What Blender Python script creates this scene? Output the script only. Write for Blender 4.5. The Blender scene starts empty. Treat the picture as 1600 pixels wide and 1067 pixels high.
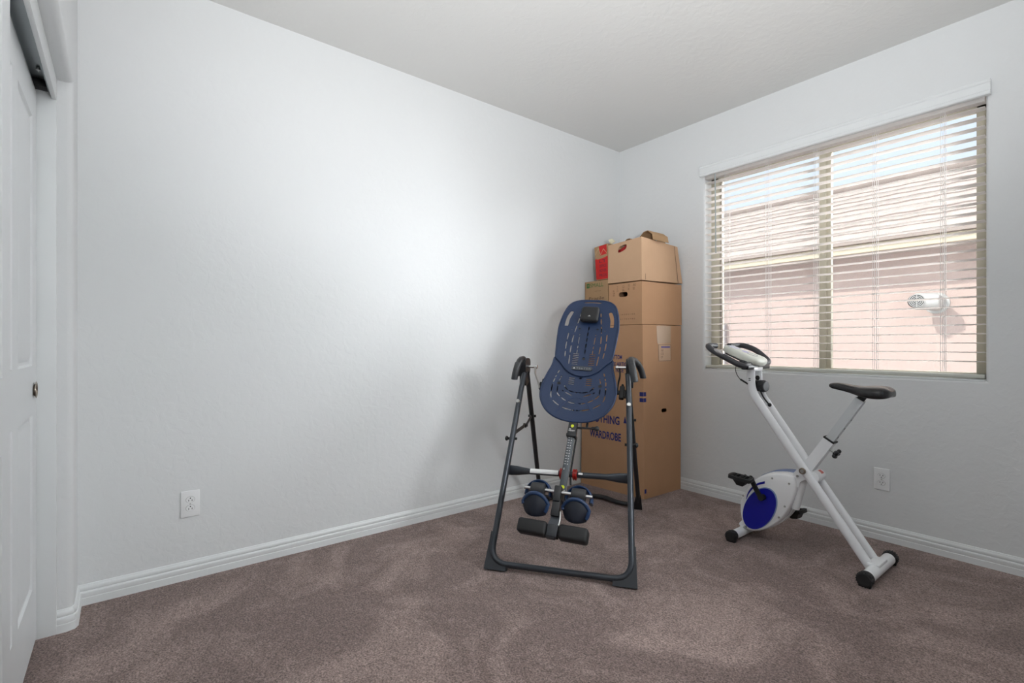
import bpy, bmesh, math, random
from mathutils import Vector, Matrix, geometry
random.seed(7)
R = math.radians
scene = bpy.context.scene
COL = scene.collection

# ------------------------------------------------------------------ camera
cam_d = bpy.data.cameras.new('camera')
cam = bpy.data.objects.new('camera', cam_d)
COL.objects.link(cam)
cam.location = (2.7513, -3.3430, 1.096)
cam.rotation_euler = (R(90), 0, math.atan2(0.78512, 0.61935))
cam_d.sensor_width = 36
cam_d.lens = 772 / 1600 * 36
cam_d.shift_y = 4.5 / 1600
cam_d.clip_start = 0.02
scene.camera = cam

# ------------------------------------------------------------------ view
scene.view_settings.view_transform = 'Standard'
scene.view_settings.look = 'None'
scene.view_settings.gamma = 1
scene.view_settings.use_curve_mapping = False
scene.view_settings.exposure = 0.28

# ------------------------------------------------------------------ sky
wd = bpy.data.worlds.new('sky')
scene.world = wd
wd.use_nodes = True
wn = wd.node_tree
wn.nodes.clear()
wo = wn.nodes.new('ShaderNodeOutputWorld')
wb = wn.nodes.new('ShaderNodeBackground')
tc = wn.nodes.new('ShaderNodeTexCoord')
sx = wn.nodes.new('ShaderNodeSeparateXYZ')
cr = wn.nodes.new('ShaderNodeValToRGB')
wn.links.new(tc.outputs['Generated'], sx.inputs[0])
wn.links.new(sx.outputs['Z'], cr.inputs[0])
wn.links.new(cr.outputs[0], wb.inputs[0])
wn.links.new(wb.outputs[0], wo.inputs[0])
cr.color_ramp.elements[0].position = 0.0
cr.color_ramp.elements[0].color = (0.78, 0.86, 0.95, 1)
cr.color_ramp.elements[1].position = 0.42
cr.color_ramp.elements[1].color = (0.72, 0.83, 1.0, 1)
def sky_glow(direction, lo_, hi_, col, prev):
    """adds a soft bright region of sky (added for its light) round a direction"""
    v = wn.nodes.new('ShaderNodeVectorMath'); v.operation = 'DOT_PRODUCT'
    v.inputs[1].default_value = Vector(direction).normalized()
    wn.links.new(tc.outputs['Generated'], v.inputs[0])
    mr = wn.nodes.new('ShaderNodeMapRange'); mr.interpolation_type = 'SMOOTHSTEP'
    mr.inputs['From Min'].default_value = lo_; mr.inputs['From Max'].default_value = hi_
    wn.links.new(v.outputs['Value'], mr.inputs['Value'])
    mu = wn.nodes.new('ShaderNodeVectorMath'); mu.operation = 'SCALE'
    mu.inputs[0].default_value = col
    wn.links.new(mr.outputs[0], mu.inputs['Scale'])
    ad = wn.nodes.new('ShaderNodeVectorMath'); ad.operation = 'ADD'
    wn.links.new(prev, ad.inputs[0]); wn.links.new(mu.outputs[0], ad.inputs[1])
    return ad.outputs[0]
g = sky_glow((-0.17, -0.364, 0.45), 0.1, 0.95, (1.0, 1.0, 1.05), cr.outputs[0])
g = sky_glow((0.80, 0.53, 0.30), 0.72, 0.95, (28.5, 29, 29.4), g)  # unseen bright sky region, made up to send light in at the window
wn.links.new(g, wb.inputs[0])
wb.inputs[1].default_value = 1.0

# ------------------------------------------------------------------ sun (from behind this house onto the neighbour's wall)
sd = bpy.data.lights.new('sun', 'SUN')
so = bpy.data.objects.new('sun', sd)
COL.objects.link(so)
so.location = (0, -5, 8)
so.rotation_euler = Vector((0.17, 0.364, -0.30)).to_track_quat('-Z', 'Y').to_euler()
sd.energy = 3.0
sd.angle = R(0.53)
sd.color = (1.0, 0.95, 0.88)

# ------------------------------------------------------------------ added fill light behind the camera, turned up to the ceiling (body built below)
LAMP = Vector((2.98, -2.95, 1.30))
LAIM = (Vector((1.96, -2.20, 2.78)) - LAMP).normalized()
ld = bpy.data.lights.new('fill_light', 'SPOT')
lo = bpy.data.objects.new('fill_light', ld)
COL.objects.link(lo)
ld.spot_size = R(120)
ld.spot_blend = 1.0
ld.shadow_soft_size = 0.11
ld.energy = 275
ld.color = (0.98, 0.99, 1.0)
lo.location = LAMP
lo.rotation_euler = LAIM.to_track_quat('-Z', 'Y').to_euler()

# ================================================================== materials
MATS = {}
def lin(c):
    c = c / 255
    return c / 12.92 if c <= 0.04045 else ((c + 0.055) / 1.055) ** 2.4
def rgb(r, g, b):
    return (lin(r), lin(g), lin(b), 1)

def mat(name, col, rough=0.5, metal=0.0, bump=None, var=None, spec=0.5, coat=0.0, emis=None, sheen=0.0, trans=0.0):
    """bump=(scale, strength, distance)  var=(scale, amount): small procedural colour variation"""
    if name in MATS:
        return MATS[name]
    m = bpy.data.materials.new(name)
    m.use_nodes = True
    nt = m.node_tree
    b = nt.nodes['Principled BSDF']
    b.inputs['Base Color'].default_value = col
    b.inputs['Roughness'].default_value = rough
    b.inputs['Metallic'].default_value = metal
    b.inputs['Specular IOR Level'].default_value = spec
    b.inputs['Coat Weight'].default_value = coat
    b.inputs['Sheen Weight'].default_value = sheen
    b.inputs['Transmission Weight'].default_value = trans
    tcn = nt.nodes.new('ShaderNodeTexCoord')
    if emis:
        b.inputs['Emission Color'].default_value = emis[0]
        b.inputs['Emission Strength'].default_value = emis[1]
    sc, am = var if var else (6.0, 0.03)
    n = nt.nodes.new('ShaderNodeTexNoise')
    n.inputs['Scale'].default_value = sc
    n.inputs['Detail'].default_value = 4
    nt.links.new(tcn.outputs['Object'], n.inputs['Vector'])
    mx = nt.nodes.new('ShaderNodeMixRGB')
    mx.inputs[1].default_value = tuple(max(0, c * (1 - am)) for c in col[:3]) + (1,)
    mx.inputs[2].default_value = tuple(min(1, c * (1 + am)) for c in col[:3]) + (1,)
    nt.links.new(n.outputs['Fac'], mx.inputs[0])
    nt.links.new(mx.outputs[0], b.inputs['Base Color'])
    if bump:
        bn = nt.nodes.new('ShaderNodeTexNoise')
        bn.inputs['Scale'].default_value = bump[0]
        bn.inputs['Detail'].default_value = 5
        bp = nt.nodes.new('ShaderNodeBump')
        bp.inputs['Strength'].default_value = bump[1]
        bp.inputs['Distance'].default_value = bump[2]
        nt.links.new(tcn.outputs['Object'], bn.inputs['Vector'])
        nt.links.new(bn.outputs['Fac'], bp.inputs['Height'])
        nt.links.new(bp.outputs[0], b.inputs['Normal'])
    MATS[name] = m
    return m

def wall_material(name, col):
    """painted drywall with a knock-down texture: flat irregular blotches"""
    m = mat(name, col, 0.62, var=(1.5, 0.012), spec=0.3)
    nt = m.node_tree
    b = nt.nodes['Principled BSDF']
    tcn = nt.nodes.new('ShaderNodeTexCoord')
    n1 = nt.nodes.new('ShaderNodeTexNoise')
    n1.inputs['Scale'].default_value = 26
    n1.inputs['Detail'].default_value = 3
    n1.inputs['Distortion'].default_value = 0.6
    r1 = nt.nodes.new('ShaderNodeValToRGB')
    r1.color_ramp.elements[0].position = 0.42
    r1.color_ramp.elements[1].position = 0.62
    n2 = nt.nodes.new('ShaderNodeTexNoise')
    n2.inputs['Scale'].default_value = 120
    n2.inputs['Detail'].default_value = 2
    ad = nt.nodes.new('ShaderNodeMath')
    ad.operation = 'MULTIPLY_ADD'
    ad.inputs[1].default_value = 0.25
    bp = nt.nodes.new('ShaderNodeBump')
    bp.inputs['Strength'].default_value = 0.35
    bp.inputs['Distance'].default_value = 0.0012
    nt.links.new(tcn.outputs['Object'], n1.inputs['Vector'])
    nt.links.new(tcn.outputs['Object'], n2.inputs['Vector'])
    nt.links.new(n1.outputs['Fac'], r1.inputs[0])
    nt.links.new(n2.outputs['Fac'], ad.inputs[0])
    nt.links.new(r1.outputs[0], ad.inputs[2])
    nt.links.new(ad.outputs[0], bp.inputs['Height'])
    nt.links.new(bp.outputs[0], b.inputs['Normal'])
    return m

def carpet_material():
    m = bpy.data.materials.new('carpet')
    m.use_nodes = True
    nt = m.node_tree
    b = nt.nodes['Principled BSDF']
    b.inputs['Roughness'].default_value = 0.95
    b.inputs['Specular IOR Level'].default_value = 0.15
    b.inputs['Sheen Weight'].default_value = 0.15
    b.inputs['Sheen Roughness'].default_value = 0.5
    tcn = nt.nodes.new('ShaderNodeTexCoord')
    def noise(scale, det, dist=0.0, rough=0.5):
        n = nt.nodes.new('ShaderNodeTexNoise')
        n.inputs['Scale'].default_value = scale
        n.inputs['Detail'].default_value = det
        n.inputs['Distortion'].default_value = dist
        n.inputs['Roughness'].default_value = rough
        nt.links.new(tcn.outputs['Object'], n.inputs['Vector'])
        return n
    def ramp(src, p0, c0, p1, c1):
        r = nt.nodes.new('ShaderNodeValToRGB')
        r.color_ramp.elements[0].position = p0
        r.color_ramp.elements[0].color = c0
        r.color_ramp.elements[1].position = p1
        r.color_ramp.elements[1].color = c1
        nt.links.new(src.outputs['Fac'], r.inputs[0])
        return r
    big = ramp(noise(2.3, 9, 0.9, 0.66), 0.46, rgb(133, 115, 110), 0.62, rgb(163, 143, 137))
    fine = ramp(noise(150, 4, 0.3, 0.75), 0.36, (0.36, 0.35, 0.35, 1), 0.64, (1.62, 1.62, 1.62, 1))
    mid = ramp(noise(46, 5, 0.4, 0.75), 0.34, (0.74, 0.74, 0.74, 1), 0.66, (1.26, 1.26, 1.26, 1))
    m1 = nt.nodes.new('ShaderNodeMixRGB'); m1.blend_type = 'MULTIPLY'; m1.inputs[0].default_value = 1
    m2 = nt.nodes.new('ShaderNodeMixRGB'); m2.blend_type = 'MULTIPLY'; m2.inputs[0].default_value = 1
    nt.links.new(big.outputs[0], m1.inputs[1]); nt.links.new(fine.outputs[0], m1.inputs[2])
    nt.links.new(m1.outputs[0], m2.inputs[1]); nt.links.new(mid.outputs[0], m2.inputs[2])
    nt.links.new(m2.outputs[0], b.inputs['Base Color'])
    bp = nt.nodes.new('ShaderNodeBump')
    bp.inputs['Strength'].default_value = 0.9
    bp.inputs['Distance'].default_value = 0.006
    nt.links.new(noise(150, 4, 0, 0.7).outputs['Fac'], bp.inputs['Height'])
    nt.links.new(bp.outputs[0], b.inputs['Normal'])
    return m

def cardboard(name, col):
    m = mat(name, col, 0.8, var=(9, 0.05), spec=0.2)
    nt = m.node_tree
    b = nt.nodes['Principled BSDF']
    tcn = nt.nodes.new('ShaderNodeTexCoord')
    mp = nt.nodes.new('ShaderNodeMapping')
    mp.inputs['Scale'].default_value = (1, 1, 0.02)
    n = nt.nodes.new('ShaderNodeTexNoise')
    n.inputs['Scale'].default_value = 150
    n2 = nt.nodes.new('ShaderNodeTexNoise')
    n2.inputs['Scale'].default_value = 7
    ad = nt.nodes.new('ShaderNodeMath'); ad.operation = 'MULTIPLY_ADD'; ad.inputs[1].default_value = 6.0
    bp = nt.nodes.new('ShaderNodeBump')
    bp.inputs['Strength'].default_value = 0.25
    bp.inputs['Distance'].default_value = 0.0015
    nt.links.new(tcn.outputs['Object'], mp.inputs[0])
    nt.links.new(mp.outputs[0], n.inputs['Vector'])
    nt.links.new(tcn.outputs['Object'], n2.inputs['Vector'])
    nt.links.new(n2.outputs['Fac'], ad.inputs[0])
    nt.links.new(n.outputs['Fac'], ad.inputs[2])
    nt.links.new(ad.outputs[0], bp.inputs['Height'])
    nt.links.new(bp.outputs[0], b.inputs['Normal'])
    return m

WALL = wall_material('painted_drywall', rgb(224, 226, 227))
CEIL = wall_material('painted_ceiling', rgb(222, 222, 220))
CARPET = carpet_material()
TRIM = mat('white_gloss_trim', rgb(229, 232, 233), 0.35, spec=0.4)
DOORW = mat('white_door_paint', rgb(226, 229, 231), 0.4, spec=0.4)
PLATE = mat('white_plastic_plate', rgb(238, 239, 240), 0.3)
DARK = mat('dark_slot', rgb(30, 30, 32), 0.6)
VINYL = mat('tan_vinyl_frame', rgb(196, 190, 172), 0.45)
SLAT = mat("white_slat", rgb(246, 246, 246), 0.4)
_b = SLAT.node_tree.nodes['Principled BSDF']
_t = SLAT.node_tree.nodes.new('ShaderNodeBsdfTranslucent'); _t.inputs[0].default_value = rgb(252, 247, 243)
_x = SLAT.node_tree.nodes.new('ShaderNodeMixShader'); _x.inputs[0].default_value = 0.6
_o = [n for n in SLAT.node_tree.nodes if n.type == 'OUTPUT_MATERIAL'][0]
SLAT.node_tree.links.new(_b.outputs[0], _x.inputs[1]); SLAT.node_tree.links.new(_t.outputs[0], _x.inputs[2]); SLAT.node_tree.links.new(_x.outputs[0], _o.inputs[0])
CORDW = mat('white_cord', rgb(240, 240, 240), 0.7)
ALU = mat('aluminium_track', rgb(150, 155, 158), 0.35, 0.9)
NICKEL = mat('satin_nickel', rgb(150, 140, 128), 0.28, 1.0)
STEELG = mat('dark_grey_tube', rgb(64, 68, 74), 0.34, 0.5, spec=0.5)
STEELD = mat('shaft_grey', rgb(84, 88, 92), 0.38, 0.6)
BLACKP = mat('black_plastic', rgb(34, 35, 38), 0.38)
BLACKM = mat('matte_black', rgb(26, 26, 28), 0.6)
CAPG = mat('charcoal_corner_cap', rgb(46, 49, 54), 0.5)
FOAMG = mat('grey_grip_foam', rgb(50, 52, 55), 0.38)
BLUEP = mat('slate_blue_plastic', rgb(28, 48, 82), 0.5, bump=(260, 0.15, 0.0004))
BLUED = mat('navy_rubber', rgb(30, 55, 92), 0.4)
NAVYD = mat('navy_lining', rgb(11, 17, 33), 0.6)
CHROME = mat('chrome', rgb(215, 215, 215), 0.18, 1.0)
SILVER = mat('silver_bolt', rgb(185, 186, 184), 0.3, 0.9)
REDP = mat('red_plastic', rgb(150, 20, 12), 0.3)
WHITEL = mat('white_sticker', rgb(228, 228, 228), 0.5)
YELL = mat('yellow_sticker', rgb(205, 214, 30), 0.5)
ORNG = mat('orange_sticker', rgb(215, 150, 70), 0.5)
BWHITE = mat('white_enamel', rgb(240, 242, 244), 0.28, coat=0.3)
BWHITE2 = mat('white_housing_plastic', rgb(240, 241, 242), 0.35)
CREAMP = mat('cream_console_plastic', rgb(228, 230, 220), 0.35)
BLUEX = mat('royal_blue_disc', rgb(8, 16, 150), 0.35)
BLUEG = mat('grey_blue_trim', rgb(110, 130, 172), 0.4)
SEATM = mat('black_vinyl_saddle', rgb(26, 26, 28), 0.25, bump=(180, 0.1, 0.0004))
LCDG = mat('lavender_display', rgb(200, 205, 225), 0.25)
CB = cardboard('brown_cardboard', rgb(194, 152, 117))
CB2 = cardboard('greyer_cardboard', rgb(172, 140, 106))
CB3 = cardboard('pale_cardboard', rgb(206, 170, 138))
INKB = mat('navy_ink', rgb(38, 44, 112), 0.7)
INKG = mat('green_ink', rgb(62, 112, 58), 0.7)
INKK = mat('brown_ink', rgb(92, 68, 48), 0.7)
INKR = mat('red_ink', rgb(196, 24, 22), 0.6)
INKBR = mat('dark_red_ink', rgb(70, 28, 50), 0.6)
LINE = mat('pale_line', rgb(214, 178, 140), 0.7)
CLOTH = mat('red_cloth', rgb(170, 30, 34), 0.9)
PAPER = mat('kraft_paper', rgb(196, 164, 130), 0.85)
PAPERW = mat('cream_paper', rgb(235, 230, 200), 0.85)
TAPE = mat('clear_tape', rgb(194, 166, 138), 0.12, coat=0.6)
LABELM = mat('shipping_label', rgb(196, 160, 128), 0.5)
INKP = mat('violet_ink', rgb(110, 100, 160), 0.7)
STUCCO = mat('pink_stucco', rgb(178, 160, 153), 0.9, bump=(90, 0.5, 0.004), var=(30, 0.06), spec=0.1)
FASCIA = mat('cream_fascia', rgb(192, 180, 158), 0.6)
TILE = mat('concrete_roof_tile', rgb(140, 129, 122), 0.85, var=(6, 0.10), bump=(60, 0.3, 0.003), spec=0.1)
SOFFIT = mat('grey_soffit', rgb(196, 186, 180), 0.8)
VENTM = mat('grey_vent_paint', rgb(176, 175, 172), 0.5)
GROUND = mat('gravel_ground', rgb(120, 112, 102), 0.95, bump=(60, 0.6, 0.01))

# ================================================================== geometry helpers
class MB:
    """collects geometry for ONE mesh object"""
    def __init__(s):
        s.bm = bmesh.new()
    def raw(s, vs, fs, smooth=True):
        b = [s.bm.verts.new(v) for v in vs]
        out = []
        for f in fs:
            try:
                fa = s.bm.faces.new([b[i] for i in f])
                fa.smooth = smooth
                out.append(fa)
            except ValueError:
                pass
        return b, out
    def box(s, c, d, M=None, bev=0.0, seg=2):
        t = bmesh.new()
        bmesh.ops.create_cube(t, size=1)
        for v in t.verts:
            v.co = Vector((v.co.x * d[0], v.co.y * d[1], v.co.z * d[2]))
        if bev > 0:
            bmesh.ops.bevel(t, geom=list(t.edges), offset=min(bev, min(d) * 0.49), segments=seg, profile=0.5, affect='EDGES')
        vs = []
        for v in t.verts:
            p = (M @ v.co) if M else v.co
            vs.append(p + Vector(c))
        t.verts.index_update()
        fs = [[v.index for v in f.verts] for f in t.faces]
        s.raw(vs, fs, bev > 0)
        t.free()
        return s
    def box2(s, lo_, hi_, bev=0.0, seg=2):
        lo_, hi_ = Vector(lo_), Vector(hi_)
        return s.box((lo_ + hi_) / 2, hi_ - lo_, None, bev, seg)
    def tube(s, pts, r, seg=14, caps=True, up=None, sec=None, rad=None):
        """sweep a round or (w,h) oval or given section; rad: radius factor per point"""
        pts = [Vector(p) for p in pts]
        n = len(pts)
        if sec is None:
            if isinstance(r, tuple):
                w, h = r
            else:
                w = h = r
            sec = [(w * math.cos(2 * math.pi * i / seg), h * math.sin(2 * math.pi * i / seg)) for i in range(seg)]
        m = len(sec)
        tans = []
        for i in range(n):
            a = pts[max(0, i - 1)]; b = pts[min(n - 1, i + 1)]
            t = (b - a)
            if 0 < i < n - 1:
                t = (pts[i] - a).normalized() + (b - pts[i]).normalized()
            tans.append(t.normalized())
        x = Vector(up) if up else (Vector((0, 0, 1)) if abs(tans[0].z) < 0.9 else Vector((1, 0, 0)))
        x = (x - tans[0] * x.dot(tans[0])).normalized()
        rings = []
        for i in range(n):
            x = (x - tans[i] * x.dot(tans[i])).normalized()
            y = tans[i].cross(x)
            k = rad[i] if rad else 1.0
            rings.append([pts[i] + (x * a + y * b) * k for a, b in sec])
        vs = [p for rg in rings for p in rg]
        fs = []
        for i in range(n - 1):
            for j in range(m):
                fs.append((i * m + j, i * m + (j + 1) % m, (i + 1) * m + (j + 1) % m, (i + 1) * m + j))
        if caps:
            fs.append(tuple(reversed(range(m))))
            fs.append(tuple((n - 1) * m + j for j in range(m)))
        s.raw(vs, fs, True)
        return s
    def cyl(s, a, b, r, r2=None, seg=20, bev=0.0):
        a, b = Vector(a), Vector(b)
        r2 = r if r2 is None else r2
        d = (b - a).normalized()
        if bev > 0:
            return s.tube([a, a + d * 1e-5, a + d * bev * .3, a + d * bev, b - d * bev, b - d * bev * .3, b - d * 1e-5, b], 1.0, seg,
                          rad=[r - bev, r - bev, r - bev * .3, r, r2, r2 - bev * .3, r2 - bev, r2 - bev])
        return s.tube([a, b], 1.0, seg, rad=[r, r2])
    def sphere(s, c, d, seg=16, M=None):
        t = bmesh.new()
        bmesh.ops.create_uvsphere(t, u_segments=seg, v_segments=seg // 2 + 2, radius=1)
        vs = []
        for v in t.verts:
            p = Vector((v.co.x * d[0], v.co.y * d[1], v.co.z * d[2]))
            if M: p = M @ p
            vs.append(p + Vector(c))
        t.verts.index_update()
        s.raw(vs, [[v.index for v in f.verts] for f in t.faces], True)
        t.free()
        return s
    def build(s, name, material, parent=None, world=False, smooth_angle=40, **tags):
        bm = s.bm
        bmesh.ops.remove_doubles(bm, verts=bm.verts, dist=1e-6)
        bmesh.ops.recalc_face_normals(bm, faces=bm.faces)
        if world and parent is not None:
            root = parent
            while root.parent: root = root.parent
            inv = root.matrix_basis.inverted()
            for v in bm.verts: v.co = inv @ v.co
        me = bpy.data.meshes.new(name)
        for f in bm.faces:
            f.smooth = True
        lim = R(smooth_angle)
        for e_ in bm.edges:
            if len(e_.link_faces) == 2:
                if e_.calc_face_angle(0) > lim: e_.smooth = False
            else:
                e_.smooth = False
        bm.to_mesh(me); bm.free()
        me.materials.append(material)
        o = bpy.data.objects.new(name, me)
        COL.objects.link(o)
        if parent: o.parent = parent
        for k, v in tags.items(): o[k] = v
        return o

def rot_between(z):
    return Vector((0, 0, 1)).rotation_difference(Vector(z).normalized()).to_matrix()

def fillet(pts, r, n=6):
    """round the inner corners of a polyline; r number or list per inner corner"""
    pts = [Vector(p) for p in pts]
    out = [pts[0]]
    for i in range(1, len(pts) - 1):
        rr = r[i - 1] if isinstance(r, (list, tuple)) else r
        a, b, c = pts[i - 1], pts[i], pts[i + 1]
        u = (a - b); w = (c - b)
        k = min(rr, u.length * 0.48, w.length * 0.48)
        p, q = b + u.normalized() * k, b + w.normalized() * k
        for j in range(n + 1):
            t = j / n
            out.append(p * (1 - t) ** 2 + b * 2 * t * (1 - t) + q * t * t)
    out.append(pts[-1])
    return out

def inpoly(p, poly):
    x, y = p; c = False
    j = len(poly) - 1
    for i in range(len(poly)):
        xi, yi = poly[i]; xj, yj = poly[j]
        if (yi > y) != (yj > y) and x < (xj - xi) * (y - yi) / (yj - yi) + xi:
            c = not c
        j = i
    return c

def panel(mb, outline, holes, thick, fn, grid=0.03):
    """sheet of real thickness with real holes; fn(x, y, n) maps it into space"""
    vs = []; es = []
    for lp in [outline] + holes:
        k = len(vs)
        vs += [Vector(p) for p in lp]
        es += [(k + i, k + (i + 1) % len(lp)) for i in range(len(lp))]
    if grid:
        xs = [p[0] for p in outline]; ys = [p[1] for p in outline]
        x = min(xs) + grid / 2
        while x < max(xs):
            y = min(ys) + grid / 2
            while y < max(ys):
                if inpoly((x, y), outline) and not any(inpoly((x, y), h) for h in holes):
                    vs.append(Vector((x + 0.0007 * math.sin(x * 900 + y * 333), y)))
                y += grid
            x += grid
    res = geometry.delaunay_2d_cdt(vs, es, [], 0, 1e-6)
    V, F = res[0], res[2]
    keep = []
    for f in F:
        cx = sum(V[i][0] for i in f) / len(f); cy = sum(V[i][1] for i in f) / len(f)
        if inpoly((cx, cy), outline) and not any(inpoly((cx, cy), h) for h in holes):
            keep.append(f)
    cnt = {}
    for f in keep:
        for i in range(len(f)):
            a, b = f[i], f[(i + 1) % len(f)]
            k = (min(a, b), max(a, b))
            cnt.setdefault(k, []).append((a, b))
    n = len(V)
    pts = [fn(v[0], v[1], thick / 2) for v in V] + [fn(v[0], v[1], -thick / 2) for v in V]
    fs = [tuple(f) for f in keep] + [tuple(reversed([i + n for i in f])) for f in keep]
    for k, l in cnt.items():
        if len(l) == 1:
            a, b = l[0]
            fs.append((b, a, a + n, b + n))
    bv, _ = mb.raw(pts, fs, True)
    for v in bv:
        if not v.link_faces: mb.bm.verts.remove(v)
    return mb

def capsule(a, b, w, n=5):
    a, b = Vector(a), Vector(b)
    d = (b - a).normalized(); p = Vector((-d.y, d.x)); r = w / 2
    out = []
    for i in range(n + 1):
        t = math.pi * i / n
        out.append(b - d * 0 + p * (-math.cos(t)) * r * 1 + d * math.sin(t) * r)
    for i in range(n + 1):
        t = math.pi * i / n
        out.append(a + p * math.cos(t) * r - d * math.sin(t) * r)
    return [(q.x, q.y) for q in out]
def circ(c, r, n=14, ry=None):
    ry = ry or r
    return [(c[0] + r * math.cos(2 * math.pi * i / n), c[1] + ry * math.sin(2 * math.pi * i / n)) for i in range(n)]
def rrect(x0, y0, x1, y1, r=0.005, n=4):
    out = []
    for cx, cy, a0 in ((x1 - r, y1 - r, 0), (x0 + r, y1 - r, 90), (x0 + r, y0 + r, 180), (x1 - r, y0 + r, 270)):
        for i in range(n + 1):
            a = R(a0 + 90 * i / n)
            out.append((cx + r * math.cos(a), cy + r * math.sin(a)))
    return out
def curvy(poly, n=4):
    """closed Catmull-Rom through control points"""
    out = []
    m = len(poly)
    for i in range(m):
        p0, p1, p2, p3 = (Vector(poly[(i + k - 1) % m]) for k in range(4))
        for j in range(n):
            t = j / n
            q = 0.5 * ((2 * p1) + (p2 - p0) * t + (2 * p0 - 5 * p1 + 4 * p2 - p3) * t * t + (3 * p1 - p0 - 3 * p2 + p3) * t ** 3)
            out.append(tuple(q))
    return out
def curvy_open(poly, n=5):
    P = [Vector(p) for p in poly]
    P = [P[0] * 2 - P[1]] + P + [P[-1] * 2 - P[-2]]
    out = []
    for i in range(1, len(P) - 2):
        p0, p1, p2, p3 = P[i - 1:i + 3]
        for j in range(n):
            t = j / n
            out.append(0.5 * ((2 * p1) + (p2 - p0) * t + (2 * p0 - 5 * p1 + 4 * p2 - p3) * t * t + (3 * p1 - p0 - 3 * p2 + p3) * t ** 3))
    out.append(P[-2])
    return out

def text_into(mb, txt, x0, y0, x1, y1, fn, n=0.0006, bold=0.0, spacing=1.0):
    """flat lettering stretched into the rectangle x0..x1, y0..y1, mapped by fn"""
    cu = bpy.data.curves.new('t', 'FONT')
    cu.body = txt
    cu.offset = bold
    cu.space_character = spacing
    cu.fill_mode = 'FRONT'
    cu.resolution_u = 3
    o = bpy.data.objects.new('t', cu)
    COL.objects.link(o)
    dg = bpy.context.evaluated_depsgraph_get()
    dg.update()
    me = bpy.data.meshes.new_from_object(o.evaluated_get(dg))
    xs = [v.co.x for v in me.vertices]; ys = [v.co.y for v in me.vertices]
    ax, bx, ay, by = min(xs), max(xs), min(ys), max(ys)
    pts = [fn(x0 + (v.co.x - ax) / (bx - ax) * (x1 - x0), y0 + (v.co.y - ay) / (by - ay) * (y1 - y0), n) for v in me.vertices]
    mb.raw(pts, [tuple(p.vertices) for p in me.polygons], False)
    bpy.data.objects.remove(o); bpy.data.curves.remove(cu); bpy.data.meshes.remove(me)
    return mb
def patch(mb, poly, fn, n=0.0005):
    """thin printed or stuck-on patch"""
    big = max(p[1] for p in poly) - min(p[1] for p in poly) > .05 and max(p[0] for p in poly) - min(p[0] for p in poly) > .05
    panel(mb, poly, [], 0.0004, lambda x, y, k: fn(x, y, n + k), .02 if big else 0)
    return mb

def word(name, txt, x0, y0, x1, y1, fn, material, parent, n=0.0012, bold=0.012, **k):
    return text_into(MB(), txt, x0, y0, x1, y1, fn, n, bold).build(name, material, parent, **k)
def mark(name, poly, fn, material, parent, n=0.0012, **k):
    return patch(MB(), poly, fn, n).build(name, material, parent, **k)

def thing(name, label, cat, loc=(0, 0, 0), rz=0, group=None):
    o = bpy.data.objects.new(name, None)
    COL.objects.link(o)
    o.empty_display_size = 0.1
    o.location = loc
    o.rotation_euler = (0, 0, rz)
    o['label'] = label; o['category'] = cat
    if group: o['group'] = group
    o.matrix_basis = Matrix.Translation(loc) @ Matrix.Rotation(rz, 4, 'Z')
    return o
def tag(o, label, cat, group=None):
    o['label'] = label; o['category'] = cat
    if group: o['group'] = group
    return o
def struct(mb, name, m, **k):
    o = mb.build(name, m, **k)
    o['kind'] = 'structure'
    return o
def copy_tree(o, parent=None):
    c = o.copy(); COL.objects.link(c); c.parent = parent
    for ch in list(o.children): copy_tree(ch, c)
    return c

# ================================================================== the room
RX, RY, H = 3.35, -3.49, 2.74
T = 0.14
struct(MB().box2((-T, RY - 0.9, -0.05), (RX + T, T, 0)), 'floor', CARPET)
struct(MB().box2((-T, RY - 0.9, H), (RX + T, T + .02, H + 0.1)), 'ceiling', CEIL)
struct(MB().box2((-T, RY - 0.9, 0), (0, 0, H)), 'wall_left', WALL)
m = MB()                                      # wall behind the viewpoint, with a window opening added for fill light
B0, B1, Z0_, Z1_ = -1.48, -0.78, 1.22, 1.97
m.box2((RX, RY - 0.9, 0), (RX + T, B0, H)); m.box2((RX, B1, 0), (RX + T, T, H))
m.box2((RX, B0, 0), (RX + T, B1, Z0_)); m.box2((RX, B0, Z1_), (RX + T, B1, H))
struct(m, 'wall_back', WALL)

def holed_wall(x0, x1, z0, z1, hx0, hx1, hz0, hz1, yf, yb, r, name):
    """wall slab in the XZ plane with a bullnosed rectangular opening; room face at yf, far face at yb"""
    sgn = 1 if yb > yf else -1
    rings = [[(x0, yf, z0), (x1, yf, z0), (x1, yf, z1), (x0, yf, z1)]]
    for i in range(7):
        a = R(90 * i / 6)
        o_ = r * (1 - math.sin(a)); y = yf + sgn * r * (1 - math.cos(a))
        rings.append([(hx0 - o_, y, hz0 - o_), (hx1 + o_, y, hz0 - o_), (hx1 + o_, y, hz1 + o_), (hx0 - o_, y, hz1 + o_)])
    rings.append([(hx0, yb, hz0), (hx1, yb, hz0), (hx1, yb, hz1), (hx0, yb, hz1)])
    rings.append([(x0, yb, z0), (x1, yb, z0), (x1, yb, z1), (x0, yb, z1)])
    vs = [p for q in rings for p in q]
    n = len(rings)
    fs = []
    for i in range(n):
        for j in range(4):
            a = i * 4; b = ((i + 1) % n) * 4
            fs.append((a + j, a + (j + 1) % 4, b + (j + 1) % 4, b + j))
    m = MB(); m.raw(vs, fs)
    return struct(m, name, WALL, smooth_angle=30)
WX0, WX1, WZ0, WZ1 = 0.785, 2.285, 0.915, 2.345
holed_wall(-T, RX + T, 0, H, WX0, WX1, WZ0, WZ1, 0.0, 0.16, 0.018, 'wall_right')

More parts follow.
